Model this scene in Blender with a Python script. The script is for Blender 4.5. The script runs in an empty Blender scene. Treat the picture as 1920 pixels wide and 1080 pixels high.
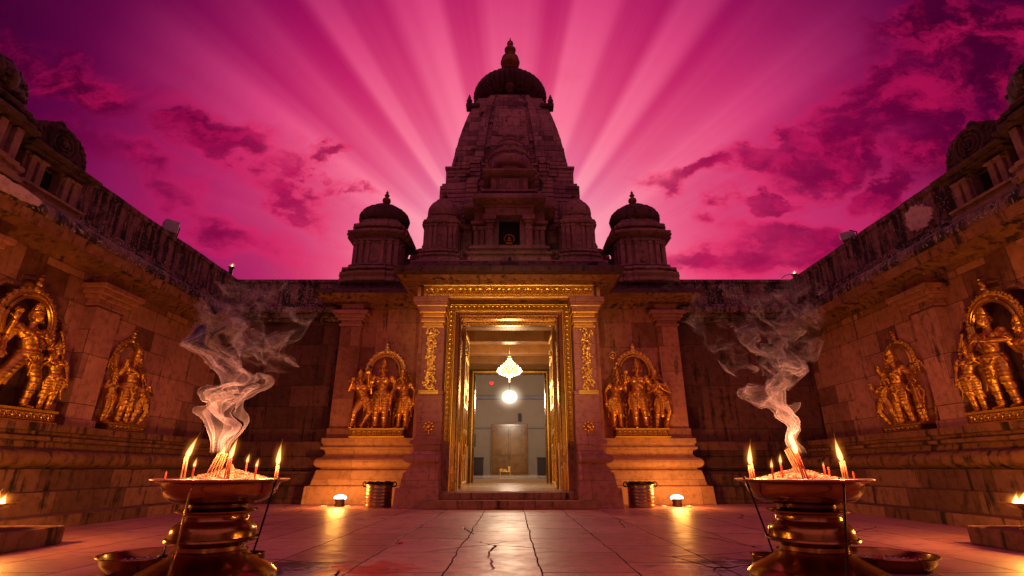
import bpy, bmesh, math, random
from mathutils import Vector, Matrix, noise as mnoise
from mathutils.geometry import tessellate_polygon
R = math.radians
PI = math.pi
rnd = random.Random(7)
sc = bpy.context.scene
COL = sc.collection

# ------------------------------------------------------------------ camera
PITCH = math.atan(340 / 942.0)
cam_d = bpy.data.cameras.new("camera")
cam = bpy.data.objects.new("camera", cam_d)
COL.objects.link(cam)
cam_d.sensor_width = 36
cam_d.lens = 942.0 / 1920 * 36
cam_d.clip_start = 0.05
cam_d.clip_end = 2000
cam.location = (0.07, 0, 0.70)
cam.rotation_euler = (PI / 2 + PITCH, 0, 0)
sc.camera = cam

# ------------------------------------------------------------------ render settings
sc.view_settings.view_transform = 'Standard'
sc.view_settings.look = 'None'
sc.view_settings.exposure = 0.0
sc.view_settings.gamma = 1
try:
    sc.cycles.use_denoising = True
    sc.cycles.denoiser = 'OPENIMAGEDENOISE'
    sc.cycles.max_bounces = 6
    sc.cycles.diffuse_bounces = 3
    sc.cycles.glossy_bounces = 3
    sc.cycles.volume_bounces = 0
    sc.cycles.transparent_max_bounces = 48
    sc.cycles.sample_clamp_indirect = 3
    sc.cycles.sample_clamp_direct = 0
    sc.cycles.volume_step_rate = 0.25
    sc.cycles.volume_max_steps = 128
except Exception:
    pass


# ------------------------------------------------------------------ node helper
class G:
    def __init__(s, nt):
        s.nt = nt
        nt.nodes.clear()

    def n(s, t, ins=None, **at):
        nd = s.nt.nodes.new(t)
        for k, v in at.items():
            setattr(nd, k, v)
        if ins:
            for k, v in ins.items():
                s.set(nd.inputs[k], v)
        return nd

    def set(s, sock, v):
        if isinstance(v, bpy.types.NodeSocket):
            s.nt.links.new(v, sock)
        elif isinstance(v, bpy.types.Node):
            s.nt.links.new(v.outputs[0], sock)
        else:
            if sock.type == 'RGBA' and len(v) == 3:
                v = (*v, 1)
            sock.default_value = v

    def m(s, op, a, b=None, c=None, clamp=False):
        nd = s.nt.nodes.new('ShaderNodeMath')
        nd.operation = op
        nd.use_clamp = clamp
        s.set(nd.inputs[0], a)
        if b is not None:
            s.set(nd.inputs[1], b)
        if c is not None:
            s.set(nd.inputs[2], c)
        return nd.outputs[0]

    def v(s, op, a, b=None):
        nd = s.nt.nodes.new('ShaderNodeVectorMath')
        nd.operation = op
        s.set(nd.inputs[0], a)
        if b is not None:
            if op == 'SCALE':
                s.set(nd.inputs[3], b)
            else:
                s.set(nd.inputs[1], b)
        return nd.outputs['Value'] if op in ('DOT_PRODUCT', 'LENGTH') else nd.outputs[0]

    def mix(s, f, a, b, mode='MIX'):
        nd = s.nt.nodes.new('ShaderNodeMix')
        nd.data_type = 'RGBA'
        nd.blend_type = mode
        s.set(nd.inputs[0], f)
        s.set(nd.inputs[6], a)
        s.set(nd.inputs[7], b)
        return nd.outputs[2]

    def ramp(s, f, stops, interp='LINEAR'):
        nd = s.nt.nodes.new('ShaderNodeValToRGB')
        cr = nd.color_ramp
        cr.interpolation = interp
        while len(cr.elements) < len(stops):
            cr.elements.new(0.5)
        for e, (p, c) in zip(cr.elements, stops):
            e.position = p
            e.color = (c, c, c, 1) if not hasattr(c, '__len__') else (*c, 1)
        s.set(nd.inputs[0], f)
        return nd.outputs[0]

    def ss(s, x, a, b):     # smoothstep a..b -> 0..1
        nd = s.nt.nodes.new('ShaderNodeMapRange')
        nd.interpolation_type = 'SMOOTHSTEP'
        s.set(nd.inputs[0], x)
        lo, hi, t0, t1 = (a, b, 0.0, 1.0) if a < b else (b, a, 1.0, 0.0)
        nd.inputs[1].default_value = lo
        nd.inputs[2].default_value = hi
        nd.inputs[3].default_value = t0
        nd.inputs[4].default_value = t1
        return nd.outputs[0]

    def noise(s, vec, scale, detail=4, rough=0.55, dist=0.0, dim='3D'):
        nd = s.nt.nodes.new('ShaderNodeTexNoise')
        nd.noise_dimensions = dim
        s.set(nd.inputs['Vector'], vec)
        nd.inputs['Scale'].default_value = scale
        nd.inputs['Detail'].default_value = detail
        nd.inputs['Roughness'].default_value = rough
        nd.inputs['Distortion'].default_value = dist
        return nd

    def mapv(s, vec, scale=(1, 1, 1), loc=(0, 0, 0), rot=(0, 0, 0)):
        nd = s.nt.nodes.new('ShaderNodeMapping')
        s.set(nd.inputs[0], vec)
        nd.inputs[1].default_value = loc
        nd.inputs[2].default_value = rot
        nd.inputs[3].default_value = scale
        return nd.outputs[0]


def lin(r, g, b):
    f = lambda c: (c / 255 / 12.92) if c / 255 <= 0.04045 else ((c / 255 + 0.055) / 1.055) ** 2.4
    return (f(r), f(g), f(b))


# ------------------------------------------------------------------ world: dusk sky with crepuscular rays
SUN_EL = R(19.4)
w = bpy.data.worlds.new("World")
sc.world = w
w.use_nodes = True
g = G(w.node_tree)
tc = g.n('ShaderNodeTexCoord')
d = tc.outputs['Generated']
cz, sz = math.cos(SUN_EL), math.sin(SUN_EL)
df = g.v('DOT_PRODUCT', d, (0, cz, sz))
dx = g.v('DOT_PRODUCT', d, (1, 0, 0))
dy = g.v('DOT_PRODUCT', d, (0, -sz, cz))
dfc = g.m('MAXIMUM', df, 0.12)
X = g.m('DIVIDE', dx, dfc)
Y = g.m('DIVIDE', dy, dfc)
rad = g.m('SQRT', g.m('ADD', g.m('MULTIPLY', X, X), g.m('MULTIPLY', Y, Y)))
phi = g.m('ARCTAN2', X, Y)                                      # 0 = straight up, + = right
pos = g.m('ADD', g.m('DIVIDE', phi, PI), 0.5)                   # -90..90 deg -> 0..1
xy = g.n('ShaderNodeCombineXYZ', {0: X, 1: Y}).outputs[0]
# gradient
base = g.ramp(g.m('DIVIDE', rad, 1.4), [
    (0.00, lin(255, 176, 186)), (0.12, lin(255, 166, 182)), (0.20, lin(255, 122, 152)), (0.29, lin(243, 70, 122)),
    (0.40, lin(208, 32, 104)), (0.52, lin(158, 14, 90)), (0.66, lin(98, 4, 68)), (0.80, lin(62, 0, 48)), (1.0, lin(36, 0, 28))], 'B_SPLINE')
# mauve low on the horizon to the sides
low = g.m('MULTIPLY', g.ss(Y, 0.33, 0.0), g.ss(g.m('ABSOLUTE', X), 0.2, 0.6))
base = g.mix(g.m('MULTIPLY', low, 0.75), base, g.ramp(g.m('ADD', X, 0.5), [(0.0, lin(150, 28, 98)), (0.35, lin(178, 44, 108)), (1.0, lin(216, 56, 112))]))


def P(deg):
    return (deg + 90) / 180


rays = [(-90, .35), (-70, .30), (-62, .34), (-57, .75), (-52.5, .95), (-49.5, .45), (-47.5, .14), (-45, .42), (-42.5, .45), (-40, .08), (-36.5, .02),
        (-34, .85), (-32, .80), (-29.5, .25), (-24.5, .16), (-21, .75), (-15, 1.0), (-12.5, .22), (-8.5, .12), (-4, .75), (3.0, .70),
        (7.5, .14), (10.5, .2), (13, .95), (18.5, .92), (22, .25), (28, .12), (31, .85), (34, .88), (37.5, .12), (43, .34), (90, .3)]
ray = g.ramp(pos, [(P(a), b) for a, b in rays], 'EASE')
# right broad ray around 50 degrees (second ramp: a ramp holds 32 stops)
ray2 = g.ramp(pos, [(0, 0), (P(44), 0), (P(47), .1), (P(50), .42), (P(54), .48), (P(57.5), .1), (P(62), 0)], 'EASE')
fine = g.noise(g.n('ShaderNodeCombineXYZ', {0: g.m('MULTIPLY', phi, 16)}).outputs[0], 1.0, 3, 0.6)
rs = g.m('ADD', g.m('ADD', ray, ray2), g.m('MULTIPLY', g.m('SUBTRACT', fine.outputs[0], 0.5), 0.5), clamp=True)
fade = g.m('MULTIPLY', g.ss(rad, 1.15, 0.35), g.ss(Y, 0.02, 0.2))
fade = g.m('MAXIMUM', fade, g.m('MULTIPLY', g.ss(Y, 0.0, 0.15), 0.12))
dark = g.mix(g.m('MULTIPLY', fade, 0.55), base, g.mix(1.0, base, (0.62, 0.30, 0.72), 'MULTIPLY'))
dark = g.mix(g.ss(rad, 0.28, 0.12), dark, base)
light = g.mix(g.m('MULTIPLY', fade, 0.75), base, g.ramp(rad, [(0.1, lin(255, 190, 200)), (0.35, lin(255, 128, 160)), (0.6, lin(236, 84, 140)), (1.0, lin(160, 36, 104))]))
sky = g.mix(rs, dark, light)
# clouds: hand placed banks broken up by noise
warp = g.v('SCALE', g.v('SUBTRACT', g.noise(g.mapv(xy, scale=(1, 1.6, 1)), 3.0, 7, 0.60).outputs[1], (0.5, 0.5, 0.5)), 0.42)
xyw = g.v('ADD', xy, warp)


def blob(px, py, rx, ry, rot, k):
    cx, cy = (px - 950) / 942.0, (548 - py) / 942.0
    p = g.mapv(g.v('SUBTRACT', xyw, (cx, cy, 0)), rot=(0, 0, R(-rot)))
    p = g.v('MULTIPLY', p, (942.0 / rx, 942.0 / ry, 0))
    return g.m('MULTIPLY', g.m('SUBTRACT', 1.0, g.v('LENGTH', p), clamp=True), k)


banks = [(1620, 250, 330, 95, 24, 2.2), (1780, 120, 360, 120, 20, 2.2), (1900, 250, 300, 150, 14, 2.2), (1440, 300, 180, 52, 10, 1.8), (1650, 360, 150, 46, 26, 1.7), (1480, 250, 120, 50, 30, 1.5),
         (1275, 345, 120, 36, 12, 1.5), (1580, 490, 380, 85, -3, 1.9), (1400, 400, 95, 40, 5, 1.8), (1280, 470, 160, 40, 0, 1.2), (1700, 50, 220, 60, 15, 1.3),
         (410, 275, 130, 60, -14, 1.5), (170, 160, 250, 90, -18, 1.4), (560, 375, 160, 38, -28, 1.3), (660, 385, 100, 22, -8, 1.1), (560, 322, 52, 28, 0, 1.3),
         (270, 340, 300, 80, -22, .95), (440, 430, 360, 80, -15, .85), (60, 90, 280, 70, -10, .9)]
fld = None
for b in banks:
    o = blob(*b)
    fld = o if fld is None else g.m('MAXIMUM', fld, o)
nz = g.noise(g.mapv(xy, scale=(1, 1.9, 1), rot=(0, 0, -.35)), 4.2, 9, 0.60).outputs[0]
dens = g.m('ADD', g.m('MULTIPLY', g.m('MINIMUM', fld, 1.0), 0.95), g.m('MULTIPLY', g.m('SUBTRACT', nz, 0.5), 1.7))
cm = g.ss(dens, 0.05, 1.15)
core = g.ss(dens, 0.3, 1.0)
crim = g.ramp(rad, [(0.2, lin(225, 38, 96)), (0.42, lin(214, 6, 76)), (0.62, lin(150, 0, 62)), (0.85, lin(110, 0, 56)), (1.0, lin(78, 0, 42))])
crimd = g.ramp(rad, [(0.2, lin(190, 40, 96)), (0.42, lin(158, 4, 74)), (0.62, lin(122, 0, 60)), (0.85, lin(98, 0, 52)), (1.0, lin(68, 0, 40))])
cc = g.mix(core, crim, crimd)
# glowing undersides
edge = g.m('MULTIPLY', g.ss(dens, 0.22, 0.45), g.ss(dens, 0.85, 0.45))
cc = g.mix(g.m('MULTIPLY', g.m('MULTIPLY', edge, g.ss(rad, 0.95, 0.5)), 0.75), cc, lin(245, 30, 92))
cc = g.mix(g.ss(g.noise(g.mapv(xyw, scale=(1, 1.8, 1)), 9.0, 6, .62).outputs[0], .40, .66), cc, g.mix(.55, cc, lin(214, 22, 92)))
sky = g.mix(g.m('MULTIPLY', cm, 0.92), sky, cc)
# behind the camera and below: dim rose afterglow
back = g.mix(g.ss(g.n('ShaderNodeSeparateXYZ', {0: d}).outputs[2], -0.05, 0.5), (0.03, 0.006, 0.010), (0.43, 0.098, 0.175))
sky = g.mix(g.ss(df, 0.40, 0.12), sky, back)
bg = g.n('ShaderNodeBackground', {0: sky, 1: 1.0})
g.n('ShaderNodeOutputWorld', {0: bg.outputs[0]})
w.cycles.sampling_method = 'MANUAL'
w.cycles.sample_map_resolution = 512

# ------------------------------------------------------------------ the sun, low behind the tower
sd = bpy.data.lights.new("sun", 'SUN')
sd.energy = 0.5
sd.angle = R(3)
sd.color = (1, 0.45, 0.42)
so = bpy.data.objects.new("sun", sd)
so.rotation_euler = (-(PI / 2 - SUN_EL), 0, 0)
COL.objects.link(so)


# ------------------------------------------------------------------ object helpers
def tag(o, label=None, cat=None, group=None, kind=None):
    if label: o['label'] = label
    if cat: o['category'] = cat
    if group: o['group'] = group
    if kind: o['kind'] = kind
    return o


def empty(name, loc=(0, 0, 0), rz=0, label=None, cat=None, group=None):
    o = bpy.data.objects.new(name, None)
    o.location = loc
    o.rotation_euler = (0, 0, rz)
    o.empty_display_size = 0.1
    COL.objects.link(o)
    return tag(o, label, cat, group)


def kids(o):
    return [c for c in bpy.data.objects if c.parent == o]


def copy_tree(o, parent=None):
    c = o.copy()
    COL.objects.link(c)
    c.parent = parent
    for k in kids(o):
        copy_tree(k, c)
    return c


class MB:
    def __init__(s):
        s.bm = bmesh.new()

    def face(s, vs):
        try:
            s.bm.faces.new(vs)
        except ValueError:
            pass

    def box(s, x0, x1, y0, y1, z0, z1):
        v = [s.bm.verts.new(p) for p in ((x0, y0, z0), (x1, y0, z0), (x1, y1, z0), (x0, y1, z0), (x0, y0, z1), (x1, y0, z1), (x1, y1, z1), (x0, y1, z1))]
        for f in ((3, 2, 1, 0), (4, 5, 6, 7), (0, 1, 5, 4), (1, 2, 6, 5), (2, 3, 7, 6), (3, 0, 4, 7)):
            s.face([v[i] for i in f])
        return s

    def rings(s, rings, cap0=True, cap1=True, closed=True):
        rv = [[s.bm.verts.new(p) for p in r] for r in rings]
        n = len(rings[0])
        for a, b in zip(rv, rv[1:]):
            for i in range(n if closed else n - 1):
                j = (i + 1) % n
                s.face([a[i], a[j], b[j], b[i]])
        if cap0: s.face(list(reversed(rv[0])))
        if cap1: s.face(rv[-1])
        return s

    def loft(s, plan, prof, c=(0, 0, 0)):      # prof: (z, sx[, sy])
        rs = []
        for p in prof:
            z, sx = p[0], p[1]
            sy = p[2] if len(p) > 2 else sx
            rs.append([(c[0] + a * sx, c[1] + b * sy, c[2] + z) for a, b in plan])
        return s.rings(rs)

    def stack(s, prof):                        # prof: (z, x0, x1, y0, y1)
        return s.rings([[(x0, y0, z), (x1, y0, z), (x1, y1, z), (x0, y1, z)] for z, x0, x1, y0, y1 in prof])

    def lathe(s, prof, c=(0, 0, 0), n=24, ribs=0, amp=0.0, cap=True):
        rs = []
        for z, r in prof:
            ring = []
            for i in range(n):
                a = 2 * PI * i / n
                k = 1 + (amp * abs(math.sin(ribs * a / 2)) - amp if ribs else 0)
                ring.append((c[0] + r * k * math.cos(a), c[1] + r * k * math.sin(a), c[2] + z))
            rs.append(ring)
        return s.rings(rs, cap, cap)

    def tube(s, pts, r, n=8, r1=None):
        pts = [Vector(p) for p in pts]
        rs = []
        up = Vector((0, 0, 1))
        for i, p in enumerate(pts):
            t = (pts[min(i + 1, len(pts) - 1)] - pts[max(i - 1, 0)]).normalized()
            ref = up if abs(t.dot(up)) < 0.95 else Vector((1, 0, 0))
            a = t.cross(ref).normalized()
            b = t.cross(a).normalized()
            k = i / max(1, len(pts) - 1)
            rr = r if r1 is None else r + (r1 - r) * k
            rs.append([p + a * rr * math.cos(2 * PI * j / n) + b * rr * math.sin(2 * PI * j / n) for j in range(n)])
        return s.rings(rs)

    def cap(s, p0, p1, r0, r1, n=10):          # tapered capsule
        p0, p1 = Vector(p0), Vector(p1)
        s.tube([p0, p1], r0, n, r1)
        s.ell(p0, (r0,) * 3)
        s.ell(p1, (r1,) * 3)
        return s

    def ell(s, c, r, sub=2, rot=None):
        m = Matrix.Translation(Vector(c)) @ (rot.to_4x4() if rot else Matrix.Identity(4)) @ Matrix.Diagonal((r[0], r[1], r[2], 1))
        bmesh.ops.create_icosphere(s.bm, subdivisions=sub, radius=1, matrix=m)
        return s

    def torus(s, c, R0, r, ax='z', sx=1.0, n=20, k=6, a0=0, a1=2 * PI):
        full = abs(a1 - a0 - 2 * PI) < 1e-3
        m = n if full else n + 1
        rs = []
        for i in range(m):
            a = a0 + (a1 - a0) * i / n
            ring = []
            for j in range(k):
                b = 2 * PI * j / k
                q = R0 + r * math.cos(b)
                u, v, h = q * math.cos(a) * sx, q * math.sin(a), r * math.sin(b)
                p = {'z': (u, v, h), 'y': (u, h, v), 'x': (h, u, v)}[ax]
                ring.append((c[0] + p[0], c[1] + p[1], c[2] + p[2]))
            rs.append(ring)
        if full:
            rs.append(rs[0])
            rv = [[s.bm.verts.new(p) for p in r_] for r_ in rs[:-1]]
            rv.append(rv[0])
            for a, b in zip(rv, rv[1:]):
                for j in range(k):
                    s.face([a[j], a[(j + 1) % k], b[(j + 1) % k], b[j]])
        else:
            s.rings(rs)
        return s

    def prism(s, poly, y0, y1, holes=(), plane='xz'):   # outline in x,z extruded along y
        loops = [poly] + list(holes)
        f = (lambda a, b, t: (a, t, b)) if plane == 'xz' else ((lambda a, b, t: (t, a, b)) if plane == 'yz' else (lambda a, b, t: (a, b, t)))
        flat = [p for l in loops for p in l]
        tris = tessellate_polygon([[Vector((p[0], p[1], 0)) for p in l] for l in loops])
        va = [s.bm.verts.new(f(p[0], p[1], y0)) for p in flat]
        vb = [s.bm.verts.new(f(p[0], p[1], y1)) for p in flat]
        for t in tris:
            s.face([va[i] for i in t])
            s.face([vb[i] for i in reversed(t)])
        k = 0
        for l in loops:
            n = len(l)
            for i in range(n):
                j = (i + 1) % n
                s.face([va[k + i], va[k + j], vb[k + j], vb[k + i]])
            k += n
        return s

    def build(s, name, mat, parent=None, smooth=False, bevel=0, angle=40):
        me = bpy.data.meshes.new(name)
        bmesh.ops.recalc_face_normals(s.bm, faces=s.bm.faces)
        s.bm.to_mesh(me)
        s.bm.free()
        o = bpy.data.objects.new(name, me)
        COL.objects.link(o)
        me.materials.append(mat)
        if smooth:
            me.polygons.foreach_set('use_smooth', [True] * len(me.polygons))
            if smooth == 'auto':
                try:
                    me.set_sharp_from_angle(angle=R(angle))
                except Exception:
                    pass
        if parent is not None:
            o.parent = parent
        if bevel:
            b = o.modifiers.new('bevel', 'BEVEL')
            b.width = bevel
            b.segments = 2
            b.limit_method = 'ANGLE'
            b.angle_limit = R(40)
        return o


def bake(o):
    dg = bpy.context.evaluated_depsgraph_get()
    me = bpy.data.meshes.new_from_object(o.evaluated_get(dg))
    me.name = o.name
    o.modifiers.clear()
    o.data = me
    return o


def light(name, loc, energy, color, size=0.05, kind='POINT', rot=None, spot=None):
    l = bpy.data.lights.new(name, kind)
    l.energy = energy
    l.color = color
    if kind in ('POINT', 'SPOT'):
        l.shadow_soft_size = size
    if spot:
        l.spot_size = R(spot)
        l.spot_blend = 0.6
    o = bpy.data.objects.new(name, l)
    o.location = loc
    if rot: o.rotation_euler = rot
    COL.objects.link(o)
    return o


# ------------------------------------------------------------------ materials
MATS = {}


def newmat(name):
    m = bpy.data.materials.new(name)
    m.use_nodes = True
    return m, G(m.node_tree)


def stone(name, c1, c2, grime=0.5, bw=0.8, bh=0.42, joints=True, mort=0.008, light_patch=0.0, bump=0.35, rough=0.85, seed=0, spec=0.25):
    m, g = newmat(name)
    geo = g.n('ShaderNodeNewGeometry')
    p = geo.outputs['Position']
    p = g.v('ADD', p, (seed * 3.1, 0, seed * 0.7))
    s = g.n('ShaderNodeSeparateXYZ', {0: p})
    fn = g.n('ShaderNodeSeparateXYZ', {0: geo.outputs['Normal']})
    side = g.m('GREATER_THAN', g.m('ABSOLUTE', fn.outputs[0]), 0.6)
    u = g.n('ShaderNodeMix', {0: side, 2: s.outputs[0], 3: s.outputs[1]}).outputs[0]
    uv = g.n('ShaderNodeCombineXYZ', {0: u, 1: s.outputs[2]}).outputs[0]
    n1 = g.noise(p, 1.3, 6, 0.6)
    n2 = g.noise(p, 9, 6, 0.65)
    n3 = g.noise(p, 55, 4, 0.6)
    uvw = g.v('ADD', uv, g.v('SCALE', g.v('SUBTRACT', g.noise(p, 2.2, 3).outputs[1], (0.5, 0.5, 0.5)), 0.035))
    # streaks: stretched vertically
    st = g.noise(g.mapv(p, scale=(5, 5, 0.45)), 1.6, 6, 0.65)
    if joints:
        bt = g.n('ShaderNodeTexBrick', {'Vector': uvw, 'Color1': (0, 0, 0), 'Color2': (1, 1, 1), 'Mortar': (0.5, 0.5, 0.5), 'Scale': 1.0,
                                        'Mortar Size': mort, 'Mortar Smooth': 0.3, 'Bias': 0.0, 'Brick Width': bw, 'Row Height': bh},
                 offset=0.38, squash=0.72, squash_frequency=3, offset_frequency=2)
        bt2 = g.n('ShaderNodeTexBrick', {'Vector': uvw, 'Color1': (0, 0, 0), 'Color2': (1, 1, 1), 'Mortar': (0.5, 0.5, 0.5), 'Scale': 1.0,
                                         'Mortar Size': mort * .8, 'Mortar Smooth': 0.3, 'Bias': 0.0, 'Brick Width': bw * 1.9, 'Row Height': bh * 2},
                  offset=0.42, squash=0.6, squash_frequency=2, offset_frequency=2)
        sel = g.m('GREATER_THAN', bt2.outputs[0], 0.62)
        tone = g.mix(sel, bt.outputs[0], bt2.outputs[0])
        jm = g.m('ADD', g.m('MULTIPLY', bt.outputs[1], g.m('SUBTRACT', 1.0, sel)), g.m('MULTIPLY', bt2.outputs[1], 0.6), clamp=True)
    else:
        tone = n1.outputs[0]
        jm = 0.0
    f = g.m('ADD', g.m('MULTIPLY', tone, 0.85), g.m('MULTIPLY', g.m('SUBTRACT', n1.outputs[0], 0.42), 1.0), clamp=True)
    col = g.mix(f, c1, c2)
    col = g.mix(g.ss(n2.outputs[0], 0.42, 0.72), col, g.mix(1.0, col, (0.66, 0.6, 0.58), 'MULTIPLY'))
    gm = g.m('ADD', g.m('MULTIPLY', st.outputs[0], 0.75), g.m('MULTIPLY', n1.outputs[0], 0.35))
    gm = g.m('ADD', gm, g.m('MULTIPLY', n2.outputs[0], 0.15))
    th = 0.86 - 0.34 * grime
    gmask = g.ss(gm, th - 0.04, th + 0.10)
    col = g.mix(g.m('MULTIPLY', gmask, min(1.0, 0.75 + grime * 0.3)), col, (0.018, 0.013, 0.012))
    if light_patch:
        lp = g.ss(g.noise(p, 2.6, 7, 0.62, seed * 1.0 + 0.3).outputs[0], 0.64 - 0.10 * light_patch, 0.66 - 0.10 * light_patch + 0.02)
        col = g.mix(lp, col, (0.42, 0.36, 0.34))
    # speckle
    col = g.mix(g.m('MULTIPLY', g.ss(n3.outputs[0], 0.58, 0.70), 0.35), col, (0.03, 0.022, 0.02))
    if joints:
        col = g.mix(g.m('MULTIPLY', jm, 0.65), col, (0.02, 0.01, 0.009))
    h = g.m('ADD', g.m('MULTIPLY', n2.outputs[0], 0.5), g.m('MULTIPLY', n3.outputs[0], 0.2))
    if joints:
        h = g.m('SUBTRACT', h, g.m('MULTIPLY', jm, 0.9))
        h = g.m('ADD', h, g.m('MULTIPLY', tone, 0.12))
    bp = g.n('ShaderNodeBump', {'Strength': bump, 'Distance': 0.02, 'Height': h})
    rr = g.m('ADD', rough - 0.12, g.m('MULTIPLY', n2.outputs[0], 0.2))
    b = g.n('ShaderNodeBsdfPrincipled', {'Base Color': col, 'Roughness': rr, 'Normal': bp, 'Specular IOR Level': spec})
    g.n('ShaderNodeOutputMaterial', {0: b.outputs[0]})
    MATS[name] = m
    return m


def metal(name, col, rough=0.3, var=0.5, bump=0.15, scale=14, metallic=1.0, dark=(0.05, 0.02, 0.006), orn=0.0, osc=26):
    m, g = newmat(name)
    tc = g.n('ShaderNodeTexCoord')
    p = tc.outputs['Object']
    n1 = g.noise(p, scale, 6, 0.65)
    n2 = g.noise(p, scale * 0.2, 4, 0.6)
    k = g.m('ADD', g.m('MULTIPLY', n1.outputs[0], 0.55), g.m('MULTIPLY', n2.outputs[0], 0.45))
    c = g.mix(g.m('MULTIPLY', g.ss(k, 0.46, 0.66), var), col, dark)
    h = n1.outputs[0]
    if orn:
        vo = g.n('ShaderNodeTexVoronoi', {'Vector': p, 'Scale': osc}, feature='SMOOTH_F1')
        w_ = g.ss(vo.outputs[0], 0.15, 0.6)
        h = g.m('SUBTRACT', g.m('MULTIPLY', h, 0.3), g.m('MULTIPLY', w_, 1.0))
        c = g.mix(g.m('MULTIPLY', g.ss(vo.outputs[0], 0.42, 0.75), 0.8), c, dark)
    bp = g.n('ShaderNodeBump', {'Strength': max(bump, orn), 'Distance': 0.01 if not orn else 0.02, 'Height': h})
    r = g.m('ADD', rough - 0.08, g.m('MULTIPLY', n1.outputs[0], 0.22))
    b = g.n('ShaderNodeBsdfPrincipled', {'Base Color': c, 'Roughness': r, 'Metallic': metallic, 'Normal': bp})
    g.n('ShaderNodeOutputMaterial', {0: b.outputs[0]})
    MATS[name] = m
    return m


def plain(name, col, rough=0.6, metallic=0.0, bump=0.1, scale=20, var=0.35):
    m, g = newmat(name)
    tc = g.n('ShaderNodeTexCoord')
    n1 = g.noise(tc.outputs['Object'], scale, 5, 0.6)
    c = g.mix(g.m('MULTIPLY', g.ss(n1.outputs[0], 0.4, 0.7), var), col, tuple(x * 0.35 for x in col))
    bp = g.n('ShaderNodeBump', {'Strength': bump, 'Distance': 0.01, 'Height': n1.outputs[0]})
    b = g.n('ShaderNodeBsdfPrincipled', {'Base Color': c, 'Roughness': rough, 'Metallic': metallic, 'Normal': bp})
    g.n('ShaderNodeOutputMaterial', {0: b.outputs[0]})
    MATS[name] = m
    return m


def emis(name, col, st):
    m, g = newmat(name)
    e = g.n('ShaderNodeEmission', {0: col, 1: st})
    g.n('ShaderNodeOutputMaterial', {0: e.outputs[0]})
    MATS[name] = m
    return m


S_WALL = stone('sandstone_wall', (0.13, 0.044, 0.028), (0.72, 0.34, 0.24), grime=0.44, bw=0.72, bh=0.40, seed=1)
S_BACK = stone('corner_shade_stone', (0.05, 0.020, 0.016), (0.19, 0.08, 0.06), grime=0.55, bw=0.95, bh=0.5, seed=2)  # colour lowered to paint in the shade of back corners and niches
S_FRONT = stone('temple_stone', (0.20, 0.075, 0.042), (0.60, 0.28, 0.17), grime=0.38, bw=0.95, bh=0.62, mort=0.005, seed=3)
S_PIL = stone('pillar_stone', (0.34, 0.14, 0.12), (0.54, 0.26, 0.23), grime=0.28, bw=2.0, bh=0.55, mort=0.005, seed=4)
S_POD = stone('podium_stone', (0.40, 0.20, 0.10), (0.58, 0.33, 0.18), grime=0.22, bw=1.4, bh=2.0, mort=0.004, seed=5)
S_TOW = stone('tower_stone', (0.11, 0.06, 0.062), (0.42, 0.24, 0.23), grime=0.40, bw=0.48, bh=0.21, mort=0.010, seed=6, bump=0.5)
S_DARK = stone('weathered_dark_stone', (0.045, 0.022, 0.024), (0.15, 0.075, 0.08), grime=0.6, joints=False, seed=7, bump=0.5)
S_CARV = stone('carved_roof_stone', (0.14, 0.070, 0.072), (0.40, 0.22, 0.21), grime=0.42, joints=False, seed=8, bump=0.5)
S_PARA = stone('weathered_parapet', (0.14, 0.065, 0.07), (0.36, 0.19, 0.18), grime=0.78, joints=False, light_patch=0.35, seed=9, bump=0.5)
S_CORN = stone('mossy_cornice', (0.13, 0.06, 0.06), (0.34, 0.18, 0.18), grime=0.80, joints=False, light_patch=0.6, seed=10, bump=0.7)
S_EAVE = stone('eave_stone', (0.16, 0.065, 0.035), (0.42, 0.20, 0.10), grime=0.58, joints=False, seed=13)
S_STEP = stone('worn_step_stone', (0.16, 0.07, 0.05), (0.36, 0.17, 0.12), grime=0.55, bw=1.3, bh=3.0, seed=11)
S_PLAS = stone('chipped_plaster', (0.60, 0.40, 0.42), (0.75, 0.55, 0.57), grime=0.05, joints=False, seed=12)
GOLD = metal('gilded_bronze', (0.98, 0.58, 0.10), 0.36, 0.55, 0.3, 16, dark=(0.10, 0.035, 0.008))
GOLDD = metal('dark_gilt', (0.30, 0.13, 0.022), 0.5, 0.6, 0.4, 30, dark=(0.05, 0.015, 0.004))  # darker gold, used behind the brighter carving and on the idol
GOLDF = metal('dulled_gilt', (0.22, 0.10, 0.03), 0.45, 0.6, 0.3, 20, dark=(0.05, 0.015, 0.006))
GOLDO = metal('gilt_relief', (1.0, 0.60, 0.16), 0.40, 0.25, 0.3, 12, orn=0.8, osc=30, dark=(0.22, 0.08, 0.015))
GOLDB = metal('bright_gilt', (1.0, 0.70, 0.14), 0.32, 0.25, 0.25, 20, dark=(0.3, 0.12, 0.02))
BRASS = metal('aged_brass', (0.38, 0.21, 0.05), 0.18, 0.6, 0.12, 9, dark=(0.09, 0.035, 0.012))
BRASSR = metal('pale_brass_rim', (0.95, 0.62, 0.42), 0.35, 0.2, 0.1, 30)
STEEL = metal('brushed_pail', (0.34, 0.22, 0.16), 0.28, 0.3, 0.1, 6, dark=(0.08, 0.04, 0.03))
IRON = plain('black_iron', (0.03, 0.02, 0.02), 0.5, 0.8)
BLACK = plain('hollow_shade_black', (0.006, 0.003, 0.003), 0.9)  # black colour standing in for the shade inside openings
WOOD = plain('polished_brown_wood', (0.30, 0.12, 0.03), 0.22, 0, 0.05, 3, 0.6)
DOORW = metal('brass_clad_door', (0.36, 0.19, 0.055), 0.24, 0.35, 0.03, 5, dark=(0.12, 0.05, 0.02))
HALLW = plain('hall_wall', (0.24, 0.11, 0.035), 0.45, 0, 0.1, 4, 0.4)
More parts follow.
